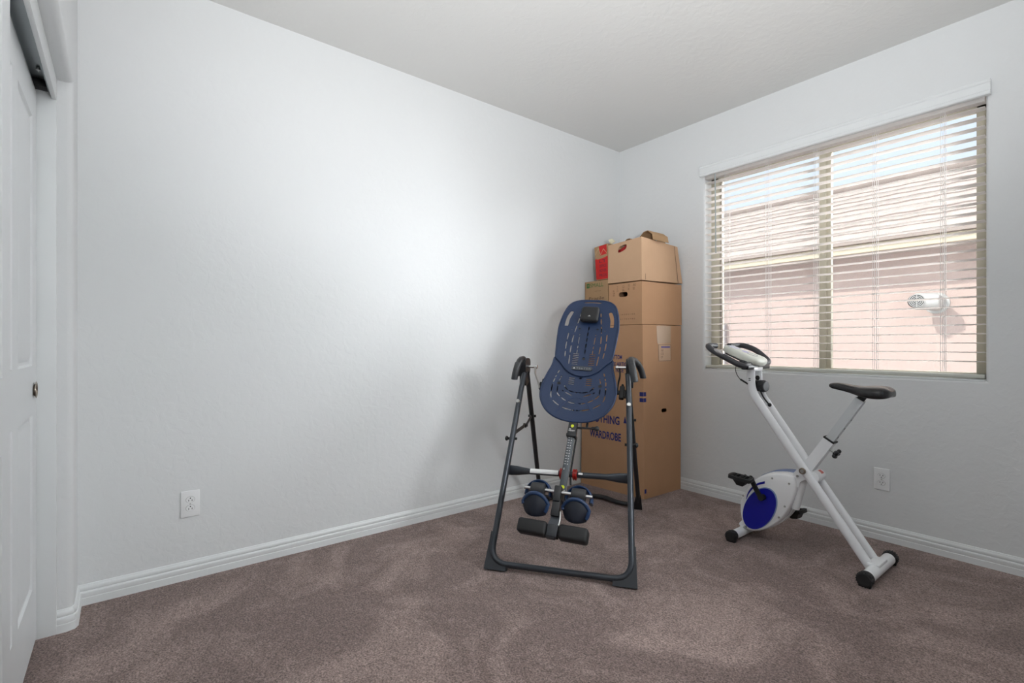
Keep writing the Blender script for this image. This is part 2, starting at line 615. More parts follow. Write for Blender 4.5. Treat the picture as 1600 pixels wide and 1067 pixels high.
# closet wall: doorway-sized opening, bullnosed drywall edge on the side and the top
CX0, CX1, CZ = 0.207, 2.02, 2.10
m = MB()
r = 0.022
prof = [(CX0 - 0.0, -3.62)]
sec_pts = []
for i in range(7):
    a = R(90 * i / 6)
    sec_pts.append((1 - math.sin(a), 1 - math.cos(a)))       # (offset away from the opening, depth)
rings = []
rings.append([(0, RY, 0), (0, RY, H), (RX, RY, H), (RX, RY, 0)])
for o_, d_ in sec_pts:
    q = r * o_; y = RY - r * d_
    rings.append([(CX0 - q, y, 0), (CX0 - q, y, CZ + q), (CX1 + q, y, CZ + q), (CX1 + q, y, 0)])
rings.append([(CX0, -3.63, 0), (CX0, -3.63, CZ), (CX1, -3.63, CZ), (CX1, -3.63, 0)])
rings.append([(0, -3.63, 0), (0, -3.63, H), (RX, -3.63, H), (RX, -3.63, 0)])
vs = [p for q in rings for p in q]; fs = []
for i in range(len(rings) - 1):
    for j in range(3):
        a = i * 4; b = (i + 1) * 4
        fs.append((a + j, a + j + 1, b + j + 1, b + j))
m.raw(vs, fs)
struct(m, 'wall_closet', WALL, smooth_angle=30)
struct(MB().box2((-T, RY - 0.9 - T, 0), (RX + T, RY - 0.9, H)), 'wall_closet_rear', WALL)

# baseboards: moulded profile swept along the wall, (distance from wall, height)
BP = [(0, 0), (0.0135, 0), (0.0135, 0.030), (0.0115, 0.033), (0.0125, 0.036), (0.0125, 0.052), (0.0105, 0.056), (0.0070, 0.058), (0.0085, 0.062),
      (0.0095, 0.068), (0.0075, 0.076), (0.0045, 0.080), (0.0035, 0.084), (0, 0.086)]
def baseboard(path, name):
    """path: list of (x, y, nx, ny) where n is the offset direction into the room (mitred)"""
    m = MB()
    k = len(BP)
    vs = [(x + nx * d, y + ny * d, z) for x, y, nx, ny in path for d, z in BP]
    fs = []
    for i in range(len(path) - 1):
        for j in range(k - 1):
            fs.append((i * k + j, i * k + j + 1, (i + 1) * k + j + 1, (i + 1) * k + j))
    fs.append(tuple(range(k))); fs.append(tuple((len(path) - 1) * k + j for j in range(k)))
    m.raw(vs, fs)
    return struct(m, name, TRIM, smooth_angle=25)
baseboard([(0, RY, 1, 1), (0, 0, 1, -1)], 'baseboard_left')
baseboard([(0, 0, 1, -1), (RX, 0, -1, -1)], 'baseboard_right')
rr = 0.018
baseboard([(0, RY, 1, 1), (CX0 - rr, RY, 0, 1), (CX0 - rr * .3, RY - rr * .3, .7, .7), (CX0, RY - rr, 1, 0), (CX0, -3.538, 1, 0)], 'baseboard_closet')
baseboard([(RX, 0, -1, -1), (RX, RY, -1, 1)], 'baseboard_back')

# closet jamb, header fascia and tracks
struct(MB().box2((CX0 - .002, -3.70, 0), (0.222, -3.538, 2.09), 0.002), 'trim_1', TRIM)
struct(MB().box2((0.215, -3.552, 2.018), (CX1, -3.538, 2.105), 0.002), 'trim_2', TRIM)
struct(MB().box2((0.2, -3.70, 2.075), (CX1, -3.553, 2.10)), 'trim_3', TRIM)
m = MB()
for y0 in (-3.590, -3.640):
    m.box2((0.223, y0 - 0.014, 2.068), (CX1 - .02, y0 + 0.034, 2.074))
    m.box2((0.223, y0 + 0.031, 2.036), (CX1 - .02, y0 + 0.034, 2.070))
    m.box2((0.223, y0 - 0.014, 2.030), (CX1 - .02, y0 - 0.011, 2.070))
trk = m.build('closet_track', ALU)
tag(trk, 'grey metal sliding door track under the closet header', 'track')
MB().box2((0.223, -3.60, 2.040), (0.262, -3.559, 2.066), .003).build('end_stop', BLACKM, trk)
MB().cyl((0.36, -3.575, 2.066), (0.36, -3.575, 2.058), 0.006, bev=.001).build('screw', SILVER, trk)

def closet_leaf(x0, x1, yf, name):
    """two-column moulded door leaf, room face at yf"""
    z0, z1 = 0.012, 2.030
    W = x1 - x0
    st = 0.098; cw = (W - 3 * st) / 2
    cols = [(x0 + st, x0 + st + cw), (x0 + 2 * st + cw, x1 - st)]
    rows = [(0.225, 0.845), (1.02, 1.905)]
    holes = [rrect(a, c, b, d, 0.002, 1) for a, b in cols for c, d in rows]
    m = MB()
    fn = lambda x, y, n: Vector((x, yf - 0.016 + n, y))
    panel(m, [(x0, z0), (x1, z0), (x1, z1), (x0, z1)], holes, 0.032, fn, 0)
    for a, b in cols:
        for c, d in rows:
            lv = [(0, 0), (.006, -.007), (.016, -.009), (.030, -.003), (.040, -.0015)]
            rg = []
            for ins, dp in lv:
                rg.append([(a + ins, yf + dp, c + ins), (b - ins, yf + dp, c + ins), (b - ins, yf + dp, d - ins), (a + ins, yf + dp, d - ins)])
            vs = [p for q in rg for p in q]
            fs = [(i * 4 + j, i * 4 + (j + 1) % 4, (i + 1) * 4 + (j + 1) % 4, (i + 1) * 4 + j) for i in range(len(lv) - 1) for j in range(4)]
            fs.append(tuple((len(lv) - 1) * 4 + j for j in range(4)))
            m.raw(vs, fs)
    o = struct(m, name, DOORW, smooth_angle=20)
    return o
d1 = closet_leaf(0.226, 1.14, -3.593, 'door_1')
d2 = closet_leaf(1.062, 1.965, -3.556, 'door_2')
# round flush pull on the rear leaf
m = MB()
cxp, czp = 0.292, 0.932
prof = [(0.0, -0.006), (0.020, -0.006), (0.0235, 0.0002), (0.0265, 0.0022), (0.0295, 0.0015), (0.030, 0.0)]
N = 32
vs = []; fs = []
for rad_, dep in prof:
    for i in range(N):
        a = 2 * math.pi * i / N
        vs.append((cxp + rad_ * math.cos(a), -3.593 + dep + 0.0064, czp + rad_ * math.sin(a)))
for k in range(len(prof) - 1):
    for i in range(N):
        fs.append((k * N + i, k * N + (i + 1) % N, (k + 1) * N + (i + 1) % N, (k + 1) * N + i))
m.raw(vs, fs)
m.build('flush_pull', NICKEL, d1)

# ------------------------------------------------------------------ window
m = MB()
FY0, FY1 = 0.095, 0.15
fw = 0.058
m.box2((WX0, FY0, WZ0), (WX0 + fw, FY1, WZ1), .003)
m.box2((WX1 - fw + .01, FY0, WZ0), (WX1, FY1, WZ1), .003)
m.box2((WX0, FY0, WZ0), (WX1, FY1, WZ0 + .034), .003)
m.box2((WX0, FY0, WZ1 - .05), (WX1, FY1, WZ1), .003)
win = struct(m, 'window_1', VINYL)
m = MB()                                     # meeting stile between the fixed pane and the slider
m.box2((1.508, FY0 - .004, WZ0 + .02), (1.548, FY1 - .02, WZ1 - .03), .003)
m.box2((1.545, FY0 + .012, WZ0 + .02), (1.572, FY1 - .01, WZ1 - .03), .003)
m.build('window_stile', VINYL, win)
m = MB()                                     # sliding sash rim on the left side
m.box2((WX0 + fw, FY0 + .014, WZ0 + .03), (WX0 + fw + .016, FY1 - .01, WZ1 - .045), .002)
m.build('window_sash', mat('grey_brown_sash', rgb(168, 160, 148), .45), win)
gm = bpy.data.materials.new('window_glass'); gm.use_nodes = True
gb = gm.node_tree.nodes['Principled BSDF']
gm.node_tree.nodes.remove(gb)
gt = gm.node_tree.nodes.new('ShaderNodeBsdfTransparent'); gt.inputs[0].default_value = (.97, .98, .98, 1)
gg = gm.node_tree.nodes.new('ShaderNodeBsdfGlossy'); gg.inputs['Roughness'].default_value = 0.02
gf = gm.node_tree.nodes.new('ShaderNodeFresnel'); gf.inputs[0].default_value = 1.3
gx = gm.node_tree.nodes.new('ShaderNodeMixShader')
go = [n for n in gm.node_tree.nodes if n.type == 'OUTPUT_MATERIAL'][0]
gm.node_tree.links.new(gf.outputs[0], gx.inputs[0])
gm.node_tree.links.new(gt.outputs[0], gx.inputs[1])
gm.node_tree.links.new(gg.outputs[0], gx.inputs[2])
gm.node_tree.links.new(gx.outputs[0], go.inputs[0])
for a, b, y in ((WX0 + fw, 1.51, .125), (1.57, WX1 - fw + .01, .135)):
    MB().box2((a, y, WZ0 + .03), (b, y + .003, WZ1 - .045)).build('window_pane', gm, win)
m = MB()  # frame of the unseen window, made up to let in fill light
m.box2((RX + .06, B0, Z0_), (RX + .10, B0 + .04, Z1_)); m.box2((RX + .06, B1 - .04, Z0_), (RX + .10, B1, Z1_))
m.box2((RX + .06, B0, Z0_), (RX + .10, B1, Z0_ + .04)); m.box2((RX + .06, B0, Z1_ - .04), (RX + .10, B1, Z1_))
w2_ = struct(m, 'fill_window', VINYL)
MB().box2((RX + .078, B0 + .03, Z0_ + .03), (RX + .081, B1 - .03, Z1_ - .03)).build('window_pane', gm, w2_)
# white sill board lying in the opening
sill = struct(MB().box2((WX0 + .002, 0.004, WZ0 - .004), (WX1 - .002, FY0, WZ0 + .006), .003), 'trim_4', TRIM)

# ------------------------------------------------------------------ blind
bl = thing('window_blind', 'white horizontal slat blind hanging open in the window', 'blind', (1.535, 0.03, WZ1))
BX0, BX1 = WX0 + .004, WX1 - .004
# valance with returned ends and a moulded face
m = MB()
vp = [(-.006, 2.317), (-.030, 2.317), (-.034, 2.322), (-.034, 2.333), (-.030, 2.337), (-.030, 2.372), (-.034, 2.377), (-.036, 2.386), (-.034, 2.391), (-.006, 2.391)]
vs = []; xx = (0.766, 2.306)
for x in xx: vs += [(x, y, z) for y, z in vp]
k = len(vp)
fs = [(j, (j + 1) % k, k + (j + 1) % k, k + j) for j in range(k)] + [tuple(range(k)), tuple(range(k, 2 * k))]
m.raw(vs, fs)
m.build('valance', TRIM, bl, True, 25)
MB().box2((BX0, .004, 2.300), (BX1, .056, 2.342), .003).build('headrail', SLAT, bl, True)
slat_me = None
z = 2.272; i = 0
while z > 0.962:
    tilt = R(3 + 1.5 * math.sin(i * 1.7))
    m = MB()
    n = 6; w = .05
    vs = []
    for x in (BX0, BX1):
        for side in (1, -1):
            for q in range(n + 1):
                s_ = (q / n - .5) if side == 1 else (.5 - q / n)
                cy = w * s_; cz = .0022 * (1 - (2 * s_) ** 2) + side * .0012
                vs.append((x, .030 + cy * math.cos(tilt) - cz * math.sin(tilt), z + cz * math.cos(tilt) - cy * math.sin(tilt)))
    k = 2 * (n + 1)
    fs = [(j, (j + 1) % k, k + (j + 1) % k, k + j) for j in range(k)] + [tuple(range(k)), tuple(range(k, 2 * k))]
    m.raw(vs, fs)
    m.build('slat', SLAT, bl, True)
    z -= 0.0468; i += 1
BOTZ = z + .012
MB().box2((BX0, .008, .926), (BX1, .054, .946), .005).build('bottom_rail', mat('greenish_white_rail', rgb(206, 208, 200), .4), bl, True)
for x in (0.947, 1.230, 1.52, 1.826, 2.122):
    m = MB()
    for dx, y in ((-.009, .004), (.0, .003), (.009, .004), (-.004, .056), (.004, .056)):
        m.tube([(x + dx, y, 2.31), (x + dx, y, .955)], .0010, 5)
    m.build('ladder_cord', CORDW, bl, True)
m = MB().tube([(0.875, -.012, 2.315), (0.880, -.010, 1.75)], .0042, 6)
m.build('tilt_wand', mat('clear_grey_wand', rgb(170, 180, 182), .2), bl, True)

# ------------------------------------------------------------------ wall outlets
def outlet(loc, rz, label):
    t = thing('wall_outlet', label, 'outlet', loc, rz, None)
    MB().box((0, -.003, 0), (.076, .006, .122), None, .003, 3).build('cover_plate', PLATE, t)
    for s_ in (1, -1):
        m = MB()
        panel(m, circ((0, s_ * .0195), .0172, 24, .0145), [], .003, lambda x, y, n: Vector((x, -.0072 - n, y)), 0)
        so_ = m.build('socket', PLATE, t)
        d = MB()
        f2 = lambda x, y, n: Vector((x, -.0088 - n, y))
        z0 = s_ * .0195
        for x in (-.0065, .0065):
            patch(d, rrect(x - .0012, z0 - .001, x + .0012, z0 + .007, .0004, 1), f2, 0)
        patch(d, circ((0, z0 - .0075), .0026, 10), f2, 0)
        d.build('socket_slots', DARK, so_)
        dd = MB()
        dd.tube([Vector((.0178 * math.cos(a), -.0062, z0 + .0151 * math.sin(a))) for a in [2 * math.pi * i / 24 for i in range(25)]], .0005, 5)
        dd.build('socket_gap', mat('grey_gap', rgb(140, 140, 142), .6), so_)
    MB().sphere((0, -.0062, 0), (.0028, .0014, .0028), 10).build('screw', SILVER, t)
    return t
outlet((1.861, 0, 0.341), 0, 'white outlet plate under the window, right of the exercise bike')
# on the left wall the receptacle is fitted ground pin up
o_ = outlet((0, -3.093, 0.351), R(90), 'white outlet plate alone on the long left wall')
o_.matrix_basis = Matrix.Translation((0, -3.093, 0.351)) @ Matrix.Rotation(R(90), 4, 'Z') @ Matrix.Rotation(R(180), 4, 'Y')

# ------------------------------------------------------------------ made-up body of the added fill light, head turned up (behind the camera)
cl = thing('fill_lamp', 'white fill lamp added unseen behind the viewpoint, head turned up', 'lamp', (LAMP.x, LAMP.y, 0))
MB().cyl((LAMP.x, LAMP.y, 0), (LAMP.x, LAMP.y, .03), .14, bev=.008, seg=32).build('fill_lamp_base', TRIM, cl, True)
MB().cyl((LAMP.x, LAMP.y, .03), (LAMP.x, LAMP.y, LAMP.z - .16), .012).build('fill_lamp_pole', TRIM, cl, True)
m = MB(); n = 28; vs = []
_q = Vector((0, 0, 1)).rotation_difference(LAIM).to_matrix()
for rr_, zz in ((.02, -.17), (.09, -.15), (.13, -.06), (.14, -.02), (.136, -.02), (.125, -.06), (.085, -.142), (.0, -.160)):
    vs += [LAMP + _q @ Vector((rr_ * math.cos(2 * math.pi * i / n), rr_ * math.sin(2 * math.pi * i / n), zz)) for i in range(n)]
m.raw(vs, [(k * n + j, k * n + (j + 1) % n, (k + 1) * n + (j + 1) % n, (k + 1) * n + j) for k in range(7) for j in range(n)])
m.build('fill_lamp_head', TRIM, cl, True)

# ================================================================== outside
struct(MB().box2((-12, .16, -0.4), (14, 14, -.3)), 'ground', GROUND)
nb = thing('neighbour_house', 'pink stucco house with tiled roof beyond the window', 'house', (0.6, 2.6, -.3))
MB().box2((-9, 2.6, -.3), (3.6, 2.8, 2.12)).build('house_wall', STUCCO, nb, True)
MB().box2((-9, 2.2, 1.972), (3.9, 2.235, 2.052), .004).build('fascia_board', FASCIA, nb, True)
MB().box2((-9, 2.235, 1.985), (3.9, 2.7, 2.0)).build('soffit', SOFFIT, nb, True)
# roof: overlapping courses of tile with scalloped lower edges
m = MB()
pit = math.atan(0.417)
course = 0.33
nc = 11
x0, x1, tw = -5.0, 3.96, 0.28
nx = int((x1 - x0) / tw)
for c in range(nc):
    y0 = 2.15 + c * course * math.cos(pit); z0 = 2.085 + c * course * math.sin(pit)
    y1 = y0 + (course + .03) * math.cos(pit); z1 = z0 + (course + .03) * math.sin(pit) - .016
    sub = 6
    K = nx * sub + 1
    top0 = []; top1 = []; bot = []
    for i in range(K):
        x = x0 + i * tw / sub
        hgt = .003 * math.cos(2 * math.pi * i / sub)
        top0.append((x, y0, z0 + .016 + hgt)); top1.append((x, y1, z1 + .016 + hgt)); bot.append((x, y0, z0 - .008))
    vs = top0 + top1 + bot
    fs = []
    for i in range(K - 1):
        fs.append((i, i + 1, K + i + 1, K + i)); fs.append((i, 2 * K + i, 2 * K + i + 1, i + 1))
    m.raw(vs, fs)
m.raw([(x0, 2.14, 2.052), (x1, 2.14, 2.052), (x1, 2.15, 2.085), (x0, 2.15, 2.085)], [(0, 1, 2, 3)])
m.raw([(x0, 2.14, 2.052), (x1, 2.14, 2.052), (x1, 2.235, 2.052), (x0, 2.235, 2.052)], [(0, 1, 2, 3)])
m.build('roof_tiles', TILE, nb, True, 50)
m = MB()
yr = 2.15 + nc * course * math.cos(pit); zr = 2.085 + nc * course * math.sin(pit)
x = x0
while x < x1:
    m.tube([(x, yr, zr - .01), (x + .40, yr, zr + .012)], (.09, .10), 12)
    x += .38
m.build('ridge_tiles', TILE, nb, True)
# dryer vent elbow on that wall
ve = thing('wall_vent', 'pale grey pipe vent with grille on the pink wall', 'vent', (1.50, 2.6, 1.50))
MB().cyl((1.590, 2.6, 1.48), (1.590, 2.588, 1.48), .098, bev=.004, seg=28).build('mounting_flange', VENTM, ve, True)
m = MB().cyl((1.590, 2.59, 1.48), (1.580, 2.36, 1.48), .074, seg=28)
m.cyl((1.645, 2.385, 1.485), (1.482, 2.335, 1.485), .076, seg=28, bev=.016)
m.build('vent_pipe', VENTM, ve, True)
fd = Vector((.35, -1, .0)).normalized(); sd_ = Vector((1, .35, 0)).normalized()
cc = Vector((1.518, 2.262, 1.488))
m = MB()
for rr_ in (.056, .043, .030, .016):
    m.tube([cc + sd_ * rr_ * math.cos(a) + Vector((0, 0, 1)) * rr_ * math.sin(a) for a in [2 * math.pi * i / 24 for i in range(25)]], .0028, 6)
m.tube([cc - sd_ * .057, cc + sd_ * .057], .0025, 6); m.tube([cc - Vector((0, 0, .057)), cc + Vector((0, 0, .057))], .0025, 6)
m.build('vent_grille', VENTM, ve, True)
MB().cyl(cc - fd * .06, cc - fd * .003, .060, seg=28).build('vent_mouth', mat('grey_vent_mouth', rgb(70, 70, 70), .7), ve, True)
tag(MB().box2((-.50, 2.54, -.3), (-.44, 2.6, 1.36), .006).build('wall_bar', mat('grey_bar', rgb(170, 165, 168), .6)),  # thin grey upright box standing against the stucco
    'thin grey upright strip on the pink wall, seen at left of the window', 'bar')

# ================================================================== cartons
def lerp(a, b, t): return a + (b - a) * t
class Carton:
    """bot, top: four corners each (front-left, front-right, back-right, back-left); bulge pushes the faces out"""
    def __init__(s, bot, top, bulge=0.006, th=0.004):
        s.b = [Vector(p) for p in bot]; s.t = [Vector(p) for p in top]; s.bulge = bulge; s.th = th
        s.c = sum(s.b + s.t, Vector()) / 8
    def face(s, i):
        """face i: 0 front, 1 right, 2 back, 3 left. fn(x, z, n) with x along the face from its left, z up in metres"""
        j = (i + 1) % 4
        a, b, c, d = s.b[i], s.b[j], s.t[j], s.t[i]
        W = (b - a).length; Hh = ((d - a).length + (c - b).length) / 2
        nrm = ((b - a).cross(d - a)).normalized()
        mid = (a + b + c + d) / 4
        if nrm.dot(mid - s.c) < 0: nrm = -nrm
        def fn(x, z, n):
            u, v = x / W, z / Hh
            p = lerp(lerp(a, b, u), lerp(d, c, u), v)
            k = 16 * u * (1 - u) * v * (1 - v)
            return p + nrm * (n + s.bulge * max(0, min(1, k)))
        return fn, W, Hh
    def build(s, name, label, material, holes={}, lid=True, group=None):
        base = (s.b[0] + s.b[1] + s.b[2] + s.b[3]) / 4
        root = thing(name, label, 'box', base, 0, group)
        m = MB()
        for i in range(4):
            fn, W, Hh = s.face(i)
            f2 = lambda x, y, n, fn=fn: fn(x, y, n - s.th / 2)
            panel(m, [(0, 0), (W, 0), (W, Hh), (0, Hh)], holes.get(i, []), s.th, f2, 0.06)
        up = Vector((0, 0, s.th))
        m.raw([p for p in s.b] + [p + up for p in s.b], [(0, 1, 2, 3), (4, 5, 6, 7), (0, 1, 5, 4), (1, 2, 6, 5), (2, 3, 7, 6), (3, 0, 4, 7)])
        m.build('carton_body', material, root, True, 30)
        if lid:
            m = MB()
            t = s.t
            ml, mr = (t[0] + t[3]) / 2, (t[1] + t[2]) / 2
            g = Vector((0, .0015, 0))
            for q in ([t[0], t[1], mr - g, ml - g], [ml + g, mr + g, t[2], t[3]]):
                q = [p + Vector((0, 0, .0005)) for p in q]
                m.raw(q + [p - up for p in q], [(0, 1, 2, 3), (4, 5, 6, 7), (0, 1, 5, 4), (1, 2, 6, 5), (2, 3, 7, 6), (3, 0, 4, 7)])
            m.build('top_flaps', material, root, True, 30)
        return root

# 1 wardrobe carton (floor)
Z1 = 1.236
c1 = Carton([(.018, -.490, 0), (.590, -.445, 0), (.600, -.016, 0), (.018, -.016, 0)],
            [(.018, -.470, Z1), (.578, -.452, Z1), (.606, -.018, Z1), (.018, -.018, Z1)], .010)
hole1 = rrect(.185, .600, .245, .628, .013)
w1 = c1.build('moving_box', 'tall brown wardrobe moving box with blue lettering, bottom of the stack', CB, {1: [hole1]}, group='moving boxes in the corner')
f0, W0, _ = c1.face(0)
f1, W1, _ = c1.face(1)
X = lambda x: x - .018                       # room x to face x on the front
for t_, x0_, z0_, x1_, z1_, bo in (('CLOTHING', .080, .500, .390, .563, .026), ('WARDROBE', .104, .380, .402, .440, .026), ('BOTTOM', .300, .985, .412, 1.018, .02),
                               ('USE ARTIC', .305, .935, .455, .965, .02), ('TRADE', .350, .890, .426, .920, .02)):
    word('blue_lettering', t_, X(x0_), z0_, X(x1_), z1_, f0, INKB, w1, bold=bo, world=True)
mark('blue_arrow', [(X(.425), .520), (X(.452), .520), (X(.4385), .572)], f0, INKB, w1, world=True)
for z0, z1 in ((.727, .757), (.686, .714)):
    m = MB()
    patch(m, [(W0 - .030, z0), (W0 - .0002, z0), (W0 - .0002, z1), (W0 - .030, z1)], f0, .0008)
    patch(m, [(.0002, z0), (.026, z0), (.026, z1), (.0002, z1)], f1, .0008)
    m.build('blue_bar', INKB, w1, True)
mark('blue_bar', [(.0005, .040), (.020, .040), (.020, .070), (.0005, .070)], f1, INKB, w1, .0008, world=True)

m = MB()
patch(m, [(.150, Z1 - .135), (.300, Z1 - .130), (.306, Z1 - .002), (.255, Z1 - .006), (.240, Z1 - .002), (.146, Z1 - .004)], f1, .0012)
m.build('packing_tape', TAPE, w1, True)
m = MB(); patch(m, rrect(.158, .972, .302, 1.10, .003), f1, .0018); lab = m.build('shipping_label', LABELM, w1, True)
m = MB()
panel(m, rrect(.160, .974, .300, 1.094, .001, 1), [rrect(.162, .976, .298, 1.092, .001, 1)], .0004, lambda x, y, n: f1(x, y, .0026 + n), 0)
m.build('label_border', INKK, lab, True)
word('label_print', 'A B\nC D\nE F', .185, .995, .215, 1.06, f1, INKK, lab, .0026, .0, world=True)
m = MB(); patch(m, rrect(.190, 1.070, .290, 1.082, .001), f1, .0024); m.build('label_stamp', INKP, lab, True)

# 2 middle box
Z2 = 1.545
c2 = Carton([(.268, -.450, Z1 + .004), (.572, -.450, Z1 + .004), (.606, -.012, Z1 + .004), (.268, -.012, Z1 + .004)],
            [(.268, -.450, Z2), (.572, -.450, Z2), (.604, -.012, Z2), (.268, -.012, Z2)], .005)
w2 = c2.build('moving_box', 'plain brown box with black oval hand hole and faint print, middle of the right stack', CB,
              {0: [rrect(.100, .205, .180, .240, .016)]}, group='moving boxes in the corner')
f0, W0, Hh = c2.face(0)
INKF = mat('faint_brown_ink', rgb(132, 98, 70), .7)
for k_, (x, w, zt) in enumerate(((.040, .020, .26), (.078, .016, .29), (.130, .020, .29), (.182, .018, .295), (.226, .026, .295))):
    word('brown_lettering', ('IN\nUN\nAX', 'TL\nCI\nPO', 'CS\nSA', 'OO\nAR', 'AND\nIDC')[k_], x, zt - .045, x + w, zt, f0, INKF, w2, .001, .01, world=True)
word('brown_lettering', '1 A 0 0 2 1 0 0', .110, .070, .245, .080, f0, INKF, w2, .001, .02, world=True)
word('brown_lettering', '4 1 7 0 3 7 8 0', .110, .036, .245, .046, f0, INKF, w2, .001, .02, world=True)

# 3 top open box
Z3 = 1.856
zb = Z2 + .012
c3 = Carton([(.262, -.452, zb), (.572, -.452, zb - .004), (.612, -.012, zb), (.262, -.012, zb)],
            [(.262, -.450, Z3 - .012), (.572, -.456, Z3 + .004), (.588, -.040, Z3 - .022), (.262, -.020, Z3 - .02)], .004)
w3 = c3.build('moving_box', 'open-topped brown box with paper showing, top of the right stack', CB3,
              {0: [curvy([(.100, .222), (.165, .235), (.178, .262), (.165, .272), (.108, .264)], 3)]}, lid=False, group='moving boxes in the corner')
f1, W1, Hh = c3.face(1)
mark('cut_seam', [(W1 - .058, 0), (W1 - .053, 0), (W1 - .048, Hh * .98), (W1 - .052, Hh * .98)], f1, INKK, w3, .001 + .004, world=True)
mark('cut_slit', [(.036, .004), (.039, .004), (.038, .045), (.036, .045)], f1, INKK, w3, .001, world=True)
# crumpled packing paper and cloth in the top box
def crumple(name, c, d, seed, m_, label, cat, pts=None):
    rnd = random.Random(seed)
    b = bmesh.new()
    bmesh.ops.create_icosphere(b, subdivisions=3, radius=1)
    dirs = [(Vector((rnd.uniform(-1, 1), rnd.uniform(-1, 1), rnd.uniform(-1, 1))).normalized(), rnd.uniform(.35, .95) if cat != 'cloth' else rnd.uniform(.80, 1.0)) for _ in range(16)]
    m2 = MB(); vs = []
    b.verts.index_update()
    for v in b.verts:
        p = v.co.normalized()
        k = 1.15
        for dd, off in dirs:
            q = p.dot(dd)
            if q > 0: k = min(k, off / max(q, .2))
        k = k * (1 + .06 * math.sin(p.x * 9 + seed) * math.cos(p.y * 11))
        vs.append(Vector((p.x * d[0], p.y * d[1], p.z * d[2])) * k + Vector(c))
    m2.raw(vs, [[v.index for v in f.verts] for f in b.faces])
    b.free()
    o = m2.build(name, m_, smooth_angle=14)
    return tag(o, label, cat)
# bent cardboard sheet lying on the open top
sh = MB()
prof_ = [(.30, 1.852), (.345, 1.892), (.385, 1.888), (.42, 1.862), (.455, 1.880), (.510, 1.915), (.545, 1.920), (.572, 1.895), (.590, 1.850)]
vs = []
for off in (0, .004):
    for y in (-.34, -.20):
        for k_, (x, z) in enumerate(prof_):
            vs.append((x + (y + .33) * .25, y + .01 * math.sin(k_ * 2), z + off - (y + .33) * .1))
n_ = len(prof_)
fs = []
for i in range(n_ - 1):
    fs.append((i, i + 1, n_ + i + 1, n_ + i)); fs.append((2 * n_ + i, 2 * n_ + i + 1, 3 * n_ + i + 1, 3 * n_ + i))
    fs.append((i, i + 1, 2 * n_ + i + 1, 2 * n_ + i)); fs.append((n_ + i, n_ + i + 1, 3 * n_ + i + 1, 3 * n_ + i))
sh.raw(vs, fs)
tag(sh.build('bent_cardboard', CB2, smooth_angle=15), 'creased brown cardboard piece poking out of the open top box', 'cardboard')
crumple('packing_paper', (.548, -.20, 1.818), (.034, .13, .075), 3, PAPER, 'crumpled tan packing paper in the open top box, at its right edge', 'paper')
crumple('folded_cloth', (.372, -.325, 1.782), (.094, .105, .072), 9, CLOTH, 'dark red cloth seen through the hand hole of the top box', 'cloth')

# 4 small box on the wardrobe carton, left of the middle box
ZS = 1.59
c4 = Carton([(.014, -.440, Z1 + .004), (.254, -.440, Z1 + .004), (.254, -.10, Z1 + .004), (.014, -.10, Z1 + .004)],
            [(.014, -.440, ZS), (.254, -.440, ZS), (.254, -.10, ZS), (.014, -.10, ZS)], .001)
w4 = c4.build('moving_box', 'small box with green SMALL lettering, left of the middle box', CB2, group='moving boxes in the corner')
f0, W0, Hh = c4.face(0)
m = MB()
panel(m, rrect(.018, .300, .050, .336, .003), [circ((.034, .318), .009, 12)], .0004, lambda x, y, n: f0(x, y, .0006 + n), 0)
text_into(m, 'SMALL', .056, .303, .192, .334, f0, .001, .0)
patch(m, [(.028, .312), (.040, .312), (.034, .326)], f0, .001)
m.build('green_lettering', INKG, w4, True)
word('brown_lettering', 'CARTON BOX', .105, .268, .170, .273, f0, INKK, w4, .001, .01, world=True)
word('brown_lettering', 'Fragile', .045, .196, .200, .228, f0, INKK, w4, .001, .0, world=True)

# 5 red box on the small one
c5 = Carton([(.140, -.445, ZS + .004), (.256, -.445, ZS + .004), (.256, -.16, ZS + .004), (.140, -.16, ZS + .004)],
            [(.122, -.450, 1.850), (.256, -.450, 1.862), (.256, -.15, 1.862), (.122, -.15, 1.850)], .003)
w5 = c5.build('moving_box', 'box with a red panel and white zigzag, left of the top box', CB2, group='moving boxes in the corner')
f0, W0, Hh = c5.face(0)
m = MB()
patch(m, [(.0005, .004), (W0 - .0005, .004), (W0 - .0005, .172), (.0005, .166)], f0, .0006)
m.build('red_panel', INKR, w5, True)
m = MB()
patch(m, [(.050, .186), (W0 - .006, .190), (W0 - .010, Hh - .002), (.040, Hh - .002)], f0, .0006)
m.build('red_panel', INKR, w5, True)
m = MB()
def stroke(a, b, w=.002):
    a, b = Vector(a), Vector(b); d = (b - a).normalized(); p = Vector((-d.y, d.x)) * w
    patch(m, [tuple(a - p), tuple(b - p), tuple(b + p), tuple(a + p)], f0, .0012)
stroke((.004, .20), (.036, .248), .0012); stroke((.036, .248), (.055, .192), .0012); stroke((.055, .192), (.080, .232), .0012); stroke((.080, .232), (.108, .196), .0012)
m.build('zigzag_line', LINE, w5, True)
m = MB()
for k_, t_ in enumerate(('LT', 'OFFICE', 'MOVER', 'PROS')):
    word('dark_lettering', t_, .040 - .002 * k_, .130 - k_ * .036, W0 - .012, .152 - k_ * .036, f0, INKBR, w5, .0012, .0, world=True)
crumple('paper_wad', (.262, -.405, 1.885), (.030, .035, .024), 5, PAPERW, 'small cream paper wad on the red box, beside the open top box', 'paper')

